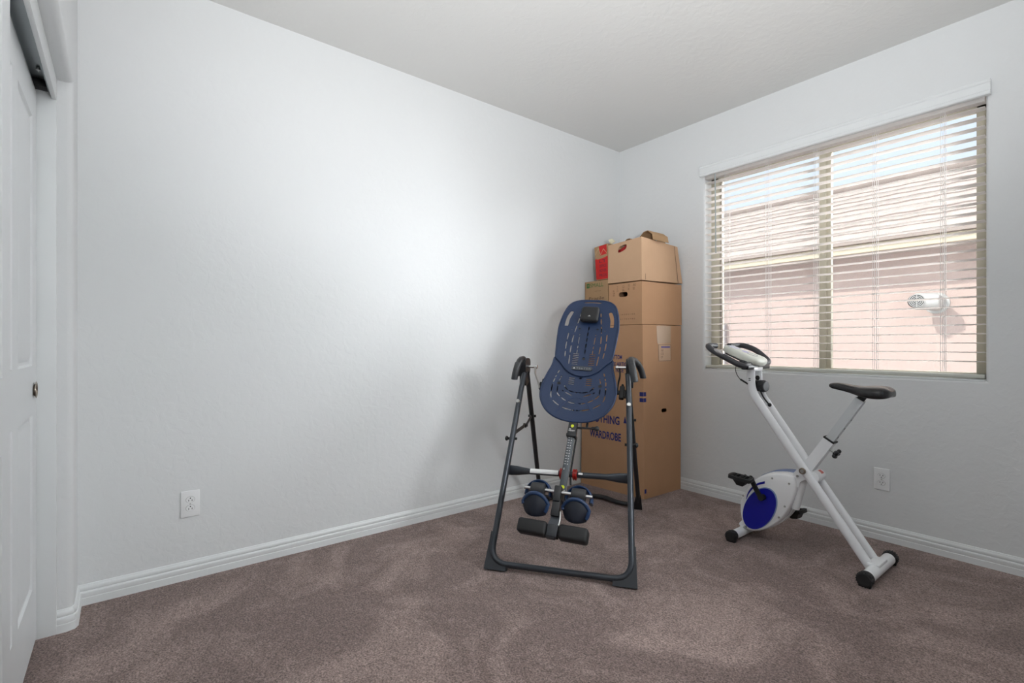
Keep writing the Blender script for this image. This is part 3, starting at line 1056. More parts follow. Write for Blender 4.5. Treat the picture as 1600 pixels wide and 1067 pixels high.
# ================================================================== inversion table
O = Vector((0.7439, -1.2901, 0)); UA = math.atan2(.583, .812)
inv = thing('inversion_table', 'blue-backed inversion table on a dark grey folding A-frame', 'exercise machine', O, UA)
Tt = Vector((0, .545, .839)); Nn = Vector((0, -.839, .545)).normalized()
U0 = Vector((1, 0, 0))
Td = (Tt + U0 * .07).normalized(); Xd = (U0 - Tt * .07).normalized()
P0 = Vector((.04, 0, .95))
def B(x, t, n=0.0):
    return P0 + Xd * x + Td * t + Nn * n

# front U frame
LW = 0.0175
HZ = 0.965
fpath = fillet([(-.295, -.035, .93), (-.300, -.085, .86), (-.338, -.548, .030), (.338, -.548, .030), (.300, -.085, .86), (.295, -.035, .93)], [.05, .09, .09, .05], 8)
MB().tube(fpath, (.015, .0185), 18, up=(1, 0, 0)).build('front_frame', STEELG, inv)
rp = fillet([(-.290, .0, .93), (-.335, .55, .028), (-.21, .575, .022), (-.09, .69, .022), (.09, .69, .022), (.21, .575, .022), (.335, .55, .028), (.290, .0, .93)], [.05, .08, .06, .06, .08, .05], 6)
MB().tube(rp, (.0145, .0155), 16, up=(1, 0, 0)).build('rear_frame', BLACKP, inv)
# corner caps of the front frame
def gusset(s_):
    d = Vector((0, (-.085 + .548), .83)).normalized()
    def fn(x, y, n):
        return Vector((s_ * x, -.556, 0)) + d * y + Vector((0, -1, .5)).normalized() * n
    poly = [(.362, 0), (.252, 0), (.252, .030), (.285, .036), (.308, .052), (.322, .078), (.328, .11), (.328, .175), (.351, .175)]
    m_ = MB()
    panel(m_, poly, [], .040, fn, 0)
    m_.build('corner_cap', CAPG, inv)
for s_ in (-1, 1): gusset(s_)
for s_ in (-1, 1):
    m = MB()
    def fr(x, y, n, s_=s_): return Vector((s_ * x, .560 - y * .45, y)) + Vector((0, 1, 0)) * n
    panel(m, [(.357, 0), (.27, 0), (.27, .028), (.306, .045), (.318, .10), (.348, .10)], [], .038, fr, 0)
    m.build('rear_foot_cap', BLACKM, inv)
# crossbar with flattened ends, label, red rollers
YB, ZB = -.300, .424
m = MB()
secs = [(-.332, .026, .006), (-.300, .026, .007), (-.262, .024, .010), (-.20, .015, .015), (.0, .015, .015), (.20, .015, .015), (.262, .024, .010), (.300, .026, .007), (.332, .026, .006)]
vs = []
for x, hz, hy in secs:
    for i in range(16):
        a = 2 * math.pi * i / 16
        vs.append((x, YB + hy * math.cos(a), ZB + hz * math.sin(a)))
fs = [(i * 16 + j, i * 16 + (j + 1) % 16, (i + 1) * 16 + (j + 1) % 16, (i + 1) * 16 + j) for i in range(len(secs) - 1) for j in range(16)]
fs += [tuple(range(16)), tuple((len(secs) - 1) * 16 + j for j in range(16))]
m.raw(vs, fs)
cbar = m.build('crossbar', STEELG, inv)
m = MB()
def arcwrap(m_, x0, x1, r_, a0, a1, n=8):
    vs = []
    for x in (x0, x1):
        for i in range(n + 1):
            a = R(a0 + (a1 - a0) * i / n)
            vs.append((x, YB - r_ * math.cos(a), ZB + r_ * math.sin(a)))
    m_.raw(vs, [(i, i + 1, n + 2 + i, n + 1 + i) for i in range(n)])
arcwrap(m, -.195, -.045, .0158, -12, 95)
m.build('warning_label', WHITEL, cbar)
m = MB(); arcwrap(m, .055, .085, .0158, 0, 90); m.build('small_label', BLACKM, cbar)
m = MB(); arcwrap(m, .060, .082, .0162, 20, 60); m.build('label_print', WHITEL, cbar)
for x0_, x1_ in ((-.038, -.014), (.030, .052)):
    m = MB().cyl((x0_, YB, ZB), (x1_, YB, ZB), .026, bev=.003)
    m.cyl((x0_ + .003, YB, ZB), (x0_ + .007, YB, ZB), .029); m.cyl((x1_ - .007, YB, ZB), (x1_ - .003, YB, ZB), .029)
    m.build('red_roller', REDP, inv)
# spreader arms and bolts
for s_ in (-1, 1):
    m = MB()
    a = Vector((s_ * .316, -.235, .600)); b = Vector((s_ * .306, .19, .655)); mid = Vector((s_ * .300, .0, .618))
    m.tube([a, mid], (.011, .004), 10, up=(0, 0, 1)); m.tube([mid + Vector((s_ * -.006, -.02, -.004)), b], (.011, .004), 10, up=(0, 0, 1))
    m.cyl(mid + Vector((-.012, 0, 0)), mid + Vector((.012, 0, 0)), .010)
    m.build('spreader_arm', BLACKP, inv)
    m = MB()
    m.cyl(a + Vector((-.028, 0, -.02)), a + Vector((.028, 0, -.02)), .007); m.sphere(a + Vector((s_ * .030, 0, -.02)), (.010, .013, .013))
    m.build('hinge_bolt', BLACKM, inv)
    m = MB()
    m.cyl(b + Vector((-.024, 0, -.01)), b + Vector((.024, 0, -.01)), .008)
    m.build('hinge_bolt', BLACKM, inv)
    m = MB().cyl((s_ * .305, -.142, .770), (s_ * .305, -.160, .780), .011, bev=.002)
    m.build('frame_bolt', SILVER, inv)
# pivot housings, handles, pins, straps
for s_ in (-1, 1):
    m = MB()
    def fh(x, y, n, s_=s_): return Vector((s_ * (.303 + n), x, y))
    panel(m, curvy([(-.062, .985), (-.045, 1.008), (0, 1.016), (.045, 1.008), (.060, .985), (.050, .935), (.022, .905), (.018, .872), (-.030, .855), (-.052, .865), (-.050, .915)], 3), [], .038, fh, .03)
    m.build('pivot_housing', BLACKP, inv)
    m = MB()
    m.cyl((s_ * .286, -.01, .965), (s_ * .232, -.01, .965), .009, seg=16)
    m.cyl((s_ * .240, -.01, .965), (s_ * .226, -.01, .965), .0125, seg=16, bev=.002)
    m.build('pivot_pin', CHROME, inv)
    # handle: yoke over the housing, one grip hanging in front, one behind
    m = MB()
    m.tube(curvy_open([(s_ * .318, -.098, .982), (s_ * .313, -.070, 1.004), (s_ * .310, -.02, 1.010), (s_ * .325, .035, 1.004), (s_ * .342, .062, .985)], 5), .0180, 14)
    hd = m.build('handle_yoke', FOAMG if s_ == 1 else BLACKP, inv)
    MB().tube(curvy_open([(s_ * .318, -.100, .986), (s_ * .322, -.114, .962), (s_ * .328, -.121, .934), (s_ * .333, -.123, .902), (s_ * .334, -.123, .894)], 4), 1.0, 16,
              rad=[.0190] * 13 + [.0190, .0185, .0155, .008]).build('hand_grip', FOAMG, hd)
    MB().tube(curvy_open([(s_ * .342, .062, .988), (s_ * .354, .072, .965), (s_ * .364, .078, .940), (s_ * .372, .080, .908), (s_ * .373, .080, .900)], 4), 1.0, 16,
              rad=[.0180] * 13 + [.0180, .0175, .0145, .008]).build('hand_grip', BLACKP, hd)
    # strap from the pin down to the bed's side lock
    if s_ == -1:
        pts = [(-.236, -.014, .962), (-.228, -.05, .925), (-.205, -.085, .885), (-.192, -.10, .85)]
    else:
        pts = [(.246, -.014, .958), (.250, -.03, .92), (.243, -.06, .88), (.240, -.08, .84)]
    MB().tube(curvy_open(pts, 4), (.013, .004), 10, up=(0, 1, .3)).build('pivot_strap', SILVER if s_ == -1 else BLACKP, inv)
    m = MB()
    c = B(s_ * .232, -.125, -.004) if s_ == 1 else B(-.212, -.115, -.012)
    M3 = Matrix((Xd, Td, Nn)).transposed()
    m.box(c, (.026, .075, .030), M3, .005)
    m.box(c + Xd * s_ * .016 + Td * -.006, (.018, .045, .022), M3, .004)
    m.box(c - Xd * s_ * .03, (.05, .022, .018), M3, .004)
    m.sphere(c + Td * .046, (.007, .007, .010))
    m.build('side_lock', BLACKM, inv)
# bed: steel rails behind the panels
m = MB()
M3 = Matrix((Xd, Td, Nn)).transposed()
m.box(B(0, .05, -.010), (.034, .80, .022), M3, .004)
m.box(B(0, -.13, -.008), (.40, .030, .014), M3, .004)
m.box(B(0, .28, -.004), (.15, .026, .012), M3, .004)
m.build('bed_rail', BLACKM, inv)
def bedfn(off):
    def fn(x, t, n):
        return B(x * .955, t * .975 - .015, off + n + .50 * x * x)
    return fn
def sm(p, n=4): return [(q.x, q.y) for q in curvy_open([Vector((*k, 0)) for k in p], n)]
seam_h = [(.168, .062), (.130, .030), (.100, -.005), (.065, -.029), (.030, -.041), (0, -.044)]
seam_h = sm(seam_h, 3)
up_h = [(.0, .504), (.05, .503), (.085, .497), (.120, .481), (.148, .450), (.166, .402), (.178, .345), (.184, .285), (.182, .220), (.177, .150), (.172, .090)]
up_h = [p for p in sm(up_h) if p[0] >= 0]
up_out = [(x, t) for x, t in up_h] + [(x, t) for x, t in seam_h] + [(-x, t) for x, t in reversed(seam_h[:-1])] + [(-x, t) for x, t in reversed(up_h[1:])]
def dashes(path, lens, w):
    """dashed slots along a polyline; lens = list of (start,end) as fractions"""
    P = curvy_open([Vector((*p, 0)) for p in path], 8)
    L = [0]
    for a, b in zip(P, P[1:]): L.append(L[-1] + (b - a).length)
    def at(f):
        d = f * L[-1]
        for i in range(len(P) - 1):
            if L[i + 1] >= d:
                k = (d - L[i]) / max(1e-9, L[i + 1] - L[i])
                q = P[i].lerp(P[i + 1], k)
                return (q.x, q.y)
        return (P[-1].x, P[-1].y)
    out = []
    for a, b in lens:
        p, mid, q = Vector(at(a)), Vector(at((a + b) / 2)), Vector(at(b))
        r_ = w / 2
        d1_ = (mid - p).normalized(); d2_ = (q - mid).normalized()
        n1 = Vector((-d1_.y, d1_.x)); n2 = Vector((-d2_.y, d2_.x)); nm = ((n1 + n2) / 2).normalized()
        out.append([tuple(v) for v in (p - n1 * r_ * .7, mid - nm * r_, q - n2 * r_ * .7, q + d2_ * r_ * .6, q + n2 * r_ * .7, mid + nm * r_, p + n1 * r_ * .7, p - d1_ * r_ * .6)])
    return out
H1 = [curvy([(-.050, .482), (0, .485), (.050, .482), (.052, .488), (.0, .4925), (-.052, .488)], 3)]
for s_ in (1, -1):
    H1.append([(s_ * x, t) for x, t in curvy([(.112, .405), (.122, .412), (.134, .402), (.148, .360), (.153, .300), (.142, .296), (.131, .300), (.128, .345), (.116, .388)], 3)][::s_])
    H1 += dashes([(s_ * .119, .245), (s_ * .121, .16), (s_ * .115, .078)], [(0, .28), (.38, .68), (.78, 1)], .0075)
    H1 += dashes([(s_ * .062, .405), (s_ * .083, .255), (s_ * .089, .15), (s_ * .084, .030)], [(0, .075), (.115, .22), (.27, .40), (.46, .60), (.66, .79), (.84, 1)], .0078)
    H1 += dashes([(s_ * .050, .245), (s_ * .047, .105)], [(0, .06), (.14, .50), (.60, .74), (.80, 1)], .006)
    H1.append(circ((s_ * .056, .284), .0085, 10, .006))
    H1.append(circ((s_ * .103, .272), .003, 8))
    for k_ in range(7):
        t = .103 - k_ * .0118
        H1.append(rrect(min(s_ * .032, s_ * .068), t - .0028, max(s_ * .032, s_ * .068), t + .0028, .0022, 2))
for k_ in range(5): H1.append(capsule((0, .300 - k_ * .042), (0, .279 - k_ * .042), .0085, 4))
H1.append(circ((0, .072), .0095, 14))
def rim(m_, out, fn, r_):
    pts = [fn(x, t, 0) for x, t in out]
    pts.append(pts[0])
    m_.tube(pts, r_, 8, caps=False, up=Nn)
m = MB()
fu = bedfn(.030)
panel(m, up_out, H1, .004, fu, .022)
rim(m, up_out, fu, .0055)
back = m.build('upper_back_panel', BLUEP, inv, smooth_angle=50)
se_h = [(.176, .058), (.180, .010), (.196, -.045), (.210, -.100), (.217, -.150), (.212, -.200), (.195, -.242), (.163, -.281), (.118, -.309), (.062, -.325), (0, -.330)]
se_h = sm(se_h)
seam2 = [(x, t + .010) for x, t in seam_h]
se_out = [(x, t) for x, t in se_h] + [(-x, t) for x, t in reversed(se_h[:-1])] + [(-x, t) for x, t in seam2[:]] + [(x, t) for x, t in reversed(seam2[:-1])]
H2 = []
for s_ in (1, -1):
    for k_ in range(4):
        t = -.060 - k_ * .013
        H2.append(rrect(min(s_ * .034, s_ * .068), t - .003, max(s_ * .034, s_ * .068), t + .003, .0025, 2))
    H2.append(circ((s_ * .121, -.103), .0115, 14, .0095))
    H2 += dashes([(s_ * .086, -.114), (s_ * .066, -.138), (s_ * .030, -.149), (s_ * .004, -.151)], [(0, .34), (.46, .78), (.86, 1)], .008)
    H2 += dashes([(s_ * .096, -.146), (s_ * .035, -.172)], [(0, .18), (.36, 1)], .0075)
    H2 += dashes([(s_ * .133, -.019), (s_ * .152, -.085), (s_ * .157, -.160), (s_ * .146, -.206), (s_ * .095, -.243), (s_ * .035, -.260), (s_ * .005, -.262)],
                 [(0, .06), (.10, .14), (.17, .24), (.28, .40), (.425, .53), (.59, .72), (.79, .94), (.965, 1)], .0085)
    H2 += dashes([(s_ * .113, -.055), (s_ * .122, -.085)], [(0, .25), (.45, 1)], .0078)
    H2 += dashes([(s_ * .124, -.122), (s_ * .119, -.168), (s_ * .078, -.200), (s_ * .035, -.217), (s_ * .008, -.219)], [(0, .18), (.24, .40), (.48, .66), (.76, .98)], .0082)
H2.append(circ((0, -.057), .0088, 12, .0065))
m = MB()
fs_ = bedfn(.024)
panel(m, se_out, H2, .004, fs_, .022)
rim(m, se_out, fs_, .0060)
seat = m.build('seat_panel', BLUEP, inv, smooth_angle=50)
m = MB()
m.tube([fs_(x, t, .0022) for x, t in [(-.112, -.290), (-.062, -.215), (-.038, -.192), (0, -.183), (.038, -.192), (.062, -.215), (.112, -.290)]], (.0018, .0012), 6)
m.build('seat_groove', mat('dark_blue_groove', rgb(44, 66, 106), .5), seat)
for x, t, r_, f_ in ((0, .072, .008, fu), (-.121, -.103, .010, fs_), (.121, -.103, .010, fs_), (-.056, .284, .006, fu), (.056, .284, .006, fu)):
    MB().cyl(f_(x, t, -.006), f_(x, t, .0005), r_).build('panel_bolt', BLACKM, inv)
# name plate
m = MB()
fp = bedfn(.0350)
panel(m, rrect(-.062, -.010, .062, .016, .011), [], .004, fp, .02)
npl = m.build('name_plate', mat('dark_grey_plate', rgb(64, 68, 74), .45), back)
m = MB()
text_into(m, 'TEETER', -.034, -.003, .054, .009, fp, .0026, .01, 1.15)
m.build('plate_lettering', mat('grey_letters', rgb(128, 132, 138), .5), npl)
m = MB(); patch(m, [(-.052, -.002), (-.040, -.002), (-.046, .008)], fp, .0026); m.build('plate_emblem', WHITEL, npl)
# head pillow
m = MB()
m.box(B(-.001, .350, .058), (.108, .108, .042), M3, .019, 5)
pil = m.build('head_pillow', BLACKM, inv)
m = MB(); patch(m, [(-.010, .322), (.008, .322), (.001, .332)], lambda x, y, n: B(x, y, .0795 + n), .0002); m.build('pillow_emblem', SILVER, pil)
# main shaft
m = MB()
m.box(B(0, -.56, .000), (.036, .46, .026), M3, .003)
shaft = m.build('main_shaft', STEELD, inv)
m = MB()
for k_ in range(11):
    t = -.425 - k_ * .0145
    patch(m, rrect(-.013, t, -.003, t + .0022, .0005, 1), lambda x, y, n: B(x, y, .0132 + n), 0)
    patch(m, rrect(.003, t - .002, .006, t + .004, .0005, 1), lambda x, y, n: B(x, y, .0132 + n), 0)
text_into(m, '8', -.012, -.600, -.006, -.590, lambda x, y, n: B(x, y, .0132 + n), 0)
m.build('height_marks', WHITEL, shaft)
m = MB(); m.box(B(.0185, -.56, .0), (.0012, .44, .006), M3); m.build('shaft_groove', SILVER, shaft)
m = MB(); m.box(B(0, -.368, .004), (.046, .080, .044), M3, .006); m.box(B(0, -.412, .006), (.052, .018, .044), M3, .004)
slv = m.build('shaft_sleeve', BLACKP, inv)
m = MB(); patch(m, circ((0, -.362), .0085, 14), lambda x, y, n: B(x, y, .0265 + n), 0); m.build('yellow_dot', YELL, slv)
m = MB()
text_into(m, 'Set\nHEIGHT', -.016, -.392, .016, -.376, lambda x, y, n: B(x, y, .0266 + n), 0, .02); m.build('sleeve_lettering', WHITEL, slv)
m = MB(); patch(m, circ((0, -.690), .010, 14), lambda x, y, n: B(x, y, .0134 + n), 0); m.build('yellow_dot', YELL, shaft)
m = MB()
patch(m, rrect(-.014, -.712, .014, -.704, .001, 1), lambda x, y, n: B(x, y, .0134 + n), 0); m.build('shaft_label', WHITEL, shaft); m = MB()
patch(m, rrect(.001, -.738, .015, -.724, .001, 1), lambda x, y, n: B(x, y, .0134 + n), 0); m.build('shaft_label', WHITEL, shaft)
m = MB(); patch(m, rrect(-.015, -.738, -.002, -.724, .001, 1), lambda x, y, n: B(x, y, .0134 + n), 0); m.build('orange_label', ORNG, shaft)
# height lock lever under the seat
m = MB()
m.tube([B(.02, -.358, -.002), B(.10, -.352, -.002)], .0055, 10)
m.cyl(B(.098, -.352, -.002), B(.118, -.351, -.002), .009); m.sphere(B(.126, -.351, -.002), (.014, .014, .014))
m.box(B(.072, -.340, -.002), (.012, .035, .010), M3, .002)
m.build('lock_lever', BLACKP, inv)
# cable behind the shaft
MB().tube(curvy_open([B(.020, -.40, -.03), B(.018, -.52, -.04), B(.020, -.60, -.035), B(.030, -.66, -.03)], 4), .005, 8).build('tether_cord', BLACKM, inv)
# ankle system
A0 = -.742; AN = .10
def A(x, t, n): return B(x, t, n)
m = MB()
for a, b in ((-.168, -.132), (-.072, -.018), (.018, .072), (.132, .166)):
    m.tube([A(a, A0, AN), A(b, A0, AN)], .0095, 14)
m.tube([A(-.16, A0, AN), A(.16, A0, AN)], .007, 12)
m.build('ankle_bar', CHROME, inv)
m = MB()
m.box(A(0, A0 - .010, AN - .004), (.036, .075, .046), M3, .005)
m.box(A(.002, A0 - .075, AN - .01), (.040, .080, .040), M3, .005)
m.box(A(0, A0, .055), (.034, .05, .08), M3, .004)
m.build('ankle_bracket', BLACKP, inv)
m = MB()
cpts = curvy_open([A(.004, A0 - .09, AN - .012), A(.004, A0 - .125, AN - .016), A(-.002, A0 - .155, AN - .010), A(-.006, A0 - .175, AN - .002)], 4)
m.tube(cpts, 1, sec=[(.007, -.021), (.007, .021), (-.007, .021), (-.007, -.021)], up=Nn)
m.build('foot_bracket', STEELG, inv)
m = MB()
m.tube(curvy_open([A(.026, A0 - .09, AN + .0), A(.030, A0 - .13, AN + .0), A(.026, A0 - .16, AN)], 3), .004, 8)
m.sphere(A(.027, A0 - .165, AN), (.006, .006, .008))
m.build('bracket_spring', SILVER, inv)
for s_ in (-1, 1):
    m = MB()
    m.cyl(A(s_ * .066, A0, AN), A(s_ * .134, A0, AN), .031, bev=.006, seg=20)
    m.build('ankle_roller', mat('dark_rubber', rgb(52, 52, 54), .55), inv)
    cx_ = s_ * .100
    # rear cup: padded band arching over the roller
    m = MB()
    ring = []
    for i in range(15):
        a = R(-8 + 196 * i / 14)
        ring.append((cx_ + .060 * math.cos(a), A0 - .018 + .062 * math.sin(a) ** 1 if math.sin(a) > 0 else A0 - .018 + .062 * math.sin(a)))
    m.tube([A(x, t, AN - .030) for x, t in ring], 1, sec=[(.032 * math.cos(q), .0095 * math.sin(q)) for q in [2 * math.pi * j / 12 for j in range(12)]], up=Nn)
    m.build('rear_ankle_cup', BLUED, inv)
    # front cup: blue rim over a dark rounded shell
    cxf = s_ * .098
    def cup(u_, v_, k=0.0):
        """u_ -1..1 across, v_ 0..1 downwards"""
        wd_ = .062 * (1 - .18 * v_ ** 2)
        x = cxf + u_ * wd_
        t = A0 - .034 - (.018 * u_ ** 2 + .016 * u_ ** 4) * (1 - v_) - v_ * .100 + .012 * v_ * u_ * u_ * 2
        n = AN + .048 - .040 * u_ * u_ - .028 * v_ ** 2 + k
        return A(x, t, n)
    NU, NV = 12, 8
    vs = [cup(-1 + 2 * i / NU, j / NV, 0) for j in range(NV + 1) for i in range(NU + 1)] + [cup(-1 + 2 * i / NU, j / NV, -.012) for j in range(NV + 1) for i in range(NU + 1)]
    Q = (NU + 1) * (NV + 1)
    idx = lambda i, j, s2=0: s2 * Q + j * (NU + 1) + i
    fs = []
    for j in range(NV):
        for i in range(NU):
            fs.append((idx(i, j), idx(i + 1, j), idx(i + 1, j + 1), idx(i, j + 1))); fs.append((idx(i, j, 1), idx(i, j + 1, 1), idx(i + 1, j + 1, 1), idx(i + 1, j, 1)))
    for i in range(NU):
        fs.append((idx(i, 0), idx(i, 0, 1), idx(i + 1, 0, 1), idx(i + 1, 0))); fs.append((idx(i, NV), idx(i + 1, NV), idx(i + 1, NV, 1), idx(i, NV, 1)))
    for j in range(NV):
        fs.append((idx(0, j), idx(0, j + 1), idx(0, j + 1, 1), idx(0, j, 1))); fs.append((idx(NU, j), idx(NU, j, 1), idx(NU, j + 1, 1), idx(NU, j + 1)))
    m = MB(); m.raw(vs, fs)
    fc = m.build('front_ankle_cup', NAVYD, inv, smooth_angle=60)
    m = MB()
    rp_ = [cup(-.96, .35, .0)] + [cup(-1 + 2 * i / 12, 0.0, .0) for i in range(13)] + [cup(.98, .35, .0), cup(.97, .6, .0), cup(.93, .8, .0)]
    m.tube(rp_, .0095, 10, up=Nn)
    m.build('cup_rim', BLUED, fc)
    # foot platform roller
    m = MB()
    xa, xb = (s_ * .036, s_ * .172) if s_ == 1 else (-.160, -.020)
    c = (A(xa, -.924, AN) + A(xb, -.924, AN)) / 2
    m.box(c, (abs(xb - xa), .066, .074), M3, .014, 3)
    m.build('foot_roller', BLACKM, inv)
m = MB(); m.box(A(.008, -.926, AN), (.050, .055, .058), M3, .004); m.box(A(0, -.950, AN), (.045, .020, .045), M3, .006)
m.build('foot_hub', CAPG, inv)

# ================================================================== exercise bike
bk = thing('exercise_bike', 'white folding exercise bike with a blue flywheel disc and black saddle', 'exercise bike', (1.64, -.47, 0))
YN, YF = -.530, -.445            # the two rails of the main beam
for y in (YN, YF):
    p = fillet([(1.384, y, .965), (1.386, y, .834), (1.653, y, .456), (1.950, y, .040)], [.11, .001], 10)
    MB().tube(p, (.0225, .015), 16, up=(0, 0, 1) if False else (1, 0, 0)).build('main_rail', BWHITE, bk, True)
m = MB()
m.box2((1.362, YN - .008, .945), (1.408, YF + .008, .968), .004)
m.build('beam_bridge', BWHITE, bk, True)
# resistance knob, plugs
m = MB(); m.box2((1.386, -.510, .832), (1.425, -.462, .893), .006); m.build('tension_mount', BLACKP, bk, True)
m = MB(); m.cyl((1.418, -.488, .862), (1.452, -.496, .862), .031, bev=.004, seg=28)
for i in range(20):
    a = 2 * math.pi * i / 20
    m.box((1.432, -.491 + .031 * math.cos(a), .862 + .031 * math.sin(a)), (.026, .004, .004))
kn = m.build('tension_knob', BLACKP, bk, True)
MB().cyl((1.450, -.496, .862), (1.455, -.497, .862), .025, bev=.002, seg=28).build('knob_face', mat('grey_knob_face', rgb(120, 122, 126), .4), kn, True)
MB().sphere((1.388, YF - .015, .905), (.013, .006, .013)).build('plug', BLACKM, bk, True)
m = MB(); m.tube(curvy_open([(1.405, -.475, .85), (1.425, -.47, .80), (1.452, -.465, .762)], 4), .004, 8); m.sphere((1.457, -.464, .757), (.011, .008, .011)); m.build('tension_cable', BLACKM, bk, True)
m = MB(); patch(m, rrect(1.378, .902, 1.390, .906, .001, 1), lambda x, y, n: Vector((x, YN - .0155 - n, y)), 0); patch(m, rrect(1.378, .892, 1.390, .896, .001, 1), lambda x, y, n: Vector((x, YN - .0155 - n, y)), 0)
m.build('beam_mark', BLACKM, bk, True)
# sensor cable
m = MB(); m.tube(curvy_open([(1.305, -.54, .985), (1.305, -.545, .94), (1.328, -.545, .90), (1.366, -.540, .878)], 5), .0022, 6)
m.tube([(1.332, -.545, .897), (1.372, -.538, .872)], .005, 8)
m.build('sensor_cable', BLACKM, bk, True)
# rear stabiliser with caps
def stab(xc, zc, y0, y1, r_, nm):
    o = MB().cyl((xc, y0, zc), (xc, y1, zc), r_, seg=28).build(nm, BWHITE, bk, True)
    for a, b in ((y0, y0 - .034), (y1, y1 + .034)):
        m_ = MB().cyl((xc, a + (.012 if a == y0 else -.012), zc), (xc, b, zc), r_ + .004, bev=.007, seg=28)
        for i in range(18):
            q = 2 * math.pi * i / 18
            m_.box((xc + (r_ + .0035) * math.cos(q), (a + b) / 2, zc + (r_ + .0035) * math.sin(q)), (.004, .028, .004))
        m_.box2((xc - .024, min(a, b) + .006, 0.0), (xc + .024, max(a, b) - .006, .012), .003)
        m_.build('rubber_end_cap', BLACKM, o, True)
    return o
stab(1.972, .034, -.660, -.325, .028, 'rear_stabiliser')
stab(1.336, .031, -.638, -.345, .025, 'front_stabiliser')
m = MB()
m.box2((1.940, YN - .02, .046), (1.992, YF + .02, .066), .006)
m.build('stabiliser_bracket', BWHITE, bk, True)
# pivot bolt and cross tube
m = MB(); m.cyl((1.660, YN - .012, .440), (1.660, YN - .024, .440), .0165, bev=.003, seg=24)
pb = m.build('pivot_bolt', NICKEL, bk, True)
MB().cyl((1.660, YN - .0235, .440), (1.660, YN - .0255, .440), .009, seg=16).build('bolt_centre', SILVER, pb, True)
m = MB(); m.cyl((1.700, YN + .004, .412), (1.700, YF + .01, .412), .030, seg=24)
ct = m.build('cross_tube', BWHITE, bk, True)
m = MB()
vs = []
for y in (-.480, -.450):
    for i in range(7):
        a = R(52 + 45 * i / 6 - 20)
        vs.append((1.700 + .0306 * math.cos(a), y, .412 + .0306 * math.sin(a)))
m.raw(vs, [(i, i + 1, 8 + i, 7 + i) for i in range(6)])
m.build('warning_sticker', mat('pale_red_sticker', rgb(206, 120, 112), .5), ct, True)
# seat tube: outer sleeve and inner post
yc = -.4875
sa, sb, sc_ = Vector((1.648, yc, .420)), Vector((1.769, yc, .613)), Vector((1.886, yc, .806))
dS = (sc_ - sa).normalized()
def sq(m_, a, b, w, d):
    m_.tube([a, b], 1, sec=[(w, -d), (w, d), (-w, d), (-w, -d)], up=(1, 0, -.6))
    return m_
sq(MB(), sa, sb, .026, .026).build('seat_sleeve', BWHITE, bk, True)
sq(MB(), sb - dS * .004, sb + dS * .004, .0275, .0275).build('sleeve_collar', BLACKM, bk, True)
pst = sq(MB(), sb, sc_ + dS * .026, .020, .020).build('seat_post', mat('silver_grey_post', rgb(208, 212, 214), .3, .3), bk, True)
m = MB()
pr = dS.cross(Vector((0, 1, 0))).normalized()
if pr.z > 0: pr = -pr
for k_ in range(3):
    c = sb + dS * (.03 + .055 * k_) + pr * .0204
    m.cyl(c, c + pr * .0006, .005)
m.build('post_hole', DARK, pst, True)
kc = lerp(sa, sb, .80) + pr * .026
m = MB(); m.cyl(kc, kc + pr * .020, .006)
m.build('knob_screw', SILVER, bk, True)
m = MB(); kc2 = kc + pr * .020
m.cyl(kc2, kc2 + pr * .022, .013, bev=.003)
e1 = dS; e2 = Vector((0, 1, 0))
for i in range(5):
    a = 2 * math.pi * i / 5 + .3
    c = kc2 + pr * .014 + (e1 * math.cos(a) + e2 * math.sin(a)) * .018
    m.sphere(c, (.0105, .0105, .0105), 12)
m.build('star_knob', BLACKP, bk, True)
# saddle
m = MB()
st = [(0.0, .012, .884, .872), (.018, .024, .892, .860), (.06, .031, .894, .852), (.105, .040, .888, .842), (.140, .060, .884, .832), (.175, .084, .886, .824), (.215, .098, .890, .820), (.250, .096, .888, .822), (.272, .076, .878, .828), (.281, .045, .866, .838)]
ST = []
NS = 20
for s_, hw, zt, zb_ in st:
    zm = zb_ + (zt - zb_) * .42
    for i in range(NS):
        a = 2 * math.pi * i / NS
        cy_, sy_ = math.cos(a), math.sin(a)
        yv = hw * (abs(cy_) ** .75) * (1 if cy_ > 0 else -1)
        if sy_ > 0:
            zv = zm + (zt - zm) * sy_ ** .7 - .007 * math.exp(-(yv / .02) ** 2) * (1 if s_ > .1 else 0)
        else:
            zv = zm - (zm - zb_) * (-sy_) ** .5 * (.45 + .55 * abs(yv / hw) if s_ > .05 else 1)
        ST.append((1.762 + s_ * .955, yc + yv, zv + .011))
fs = [(i * NS + j, i * NS + (j + 1) % NS, (i + 1) * NS + (j + 1) % NS, (i + 1) * NS + j) for i in range(len(st) - 1) for j in range(NS)]
fs += [tuple(range(NS)), tuple((len(st) - 1) * NS + j for j in range(NS))]
m.raw(ST, fs)
sd1 = m.build('saddle', SEATM, bk, True, 70)
sm_ = sd1.modifiers.new('s', 'SUBSURF'); sm_.levels = 1; sm_.render_levels = 2
m = MB(); m.cyl(sc_ + dS * .022, sc_ + dS * .045, .017); m.build('saddle_clamp', BLACKM, bk, True)
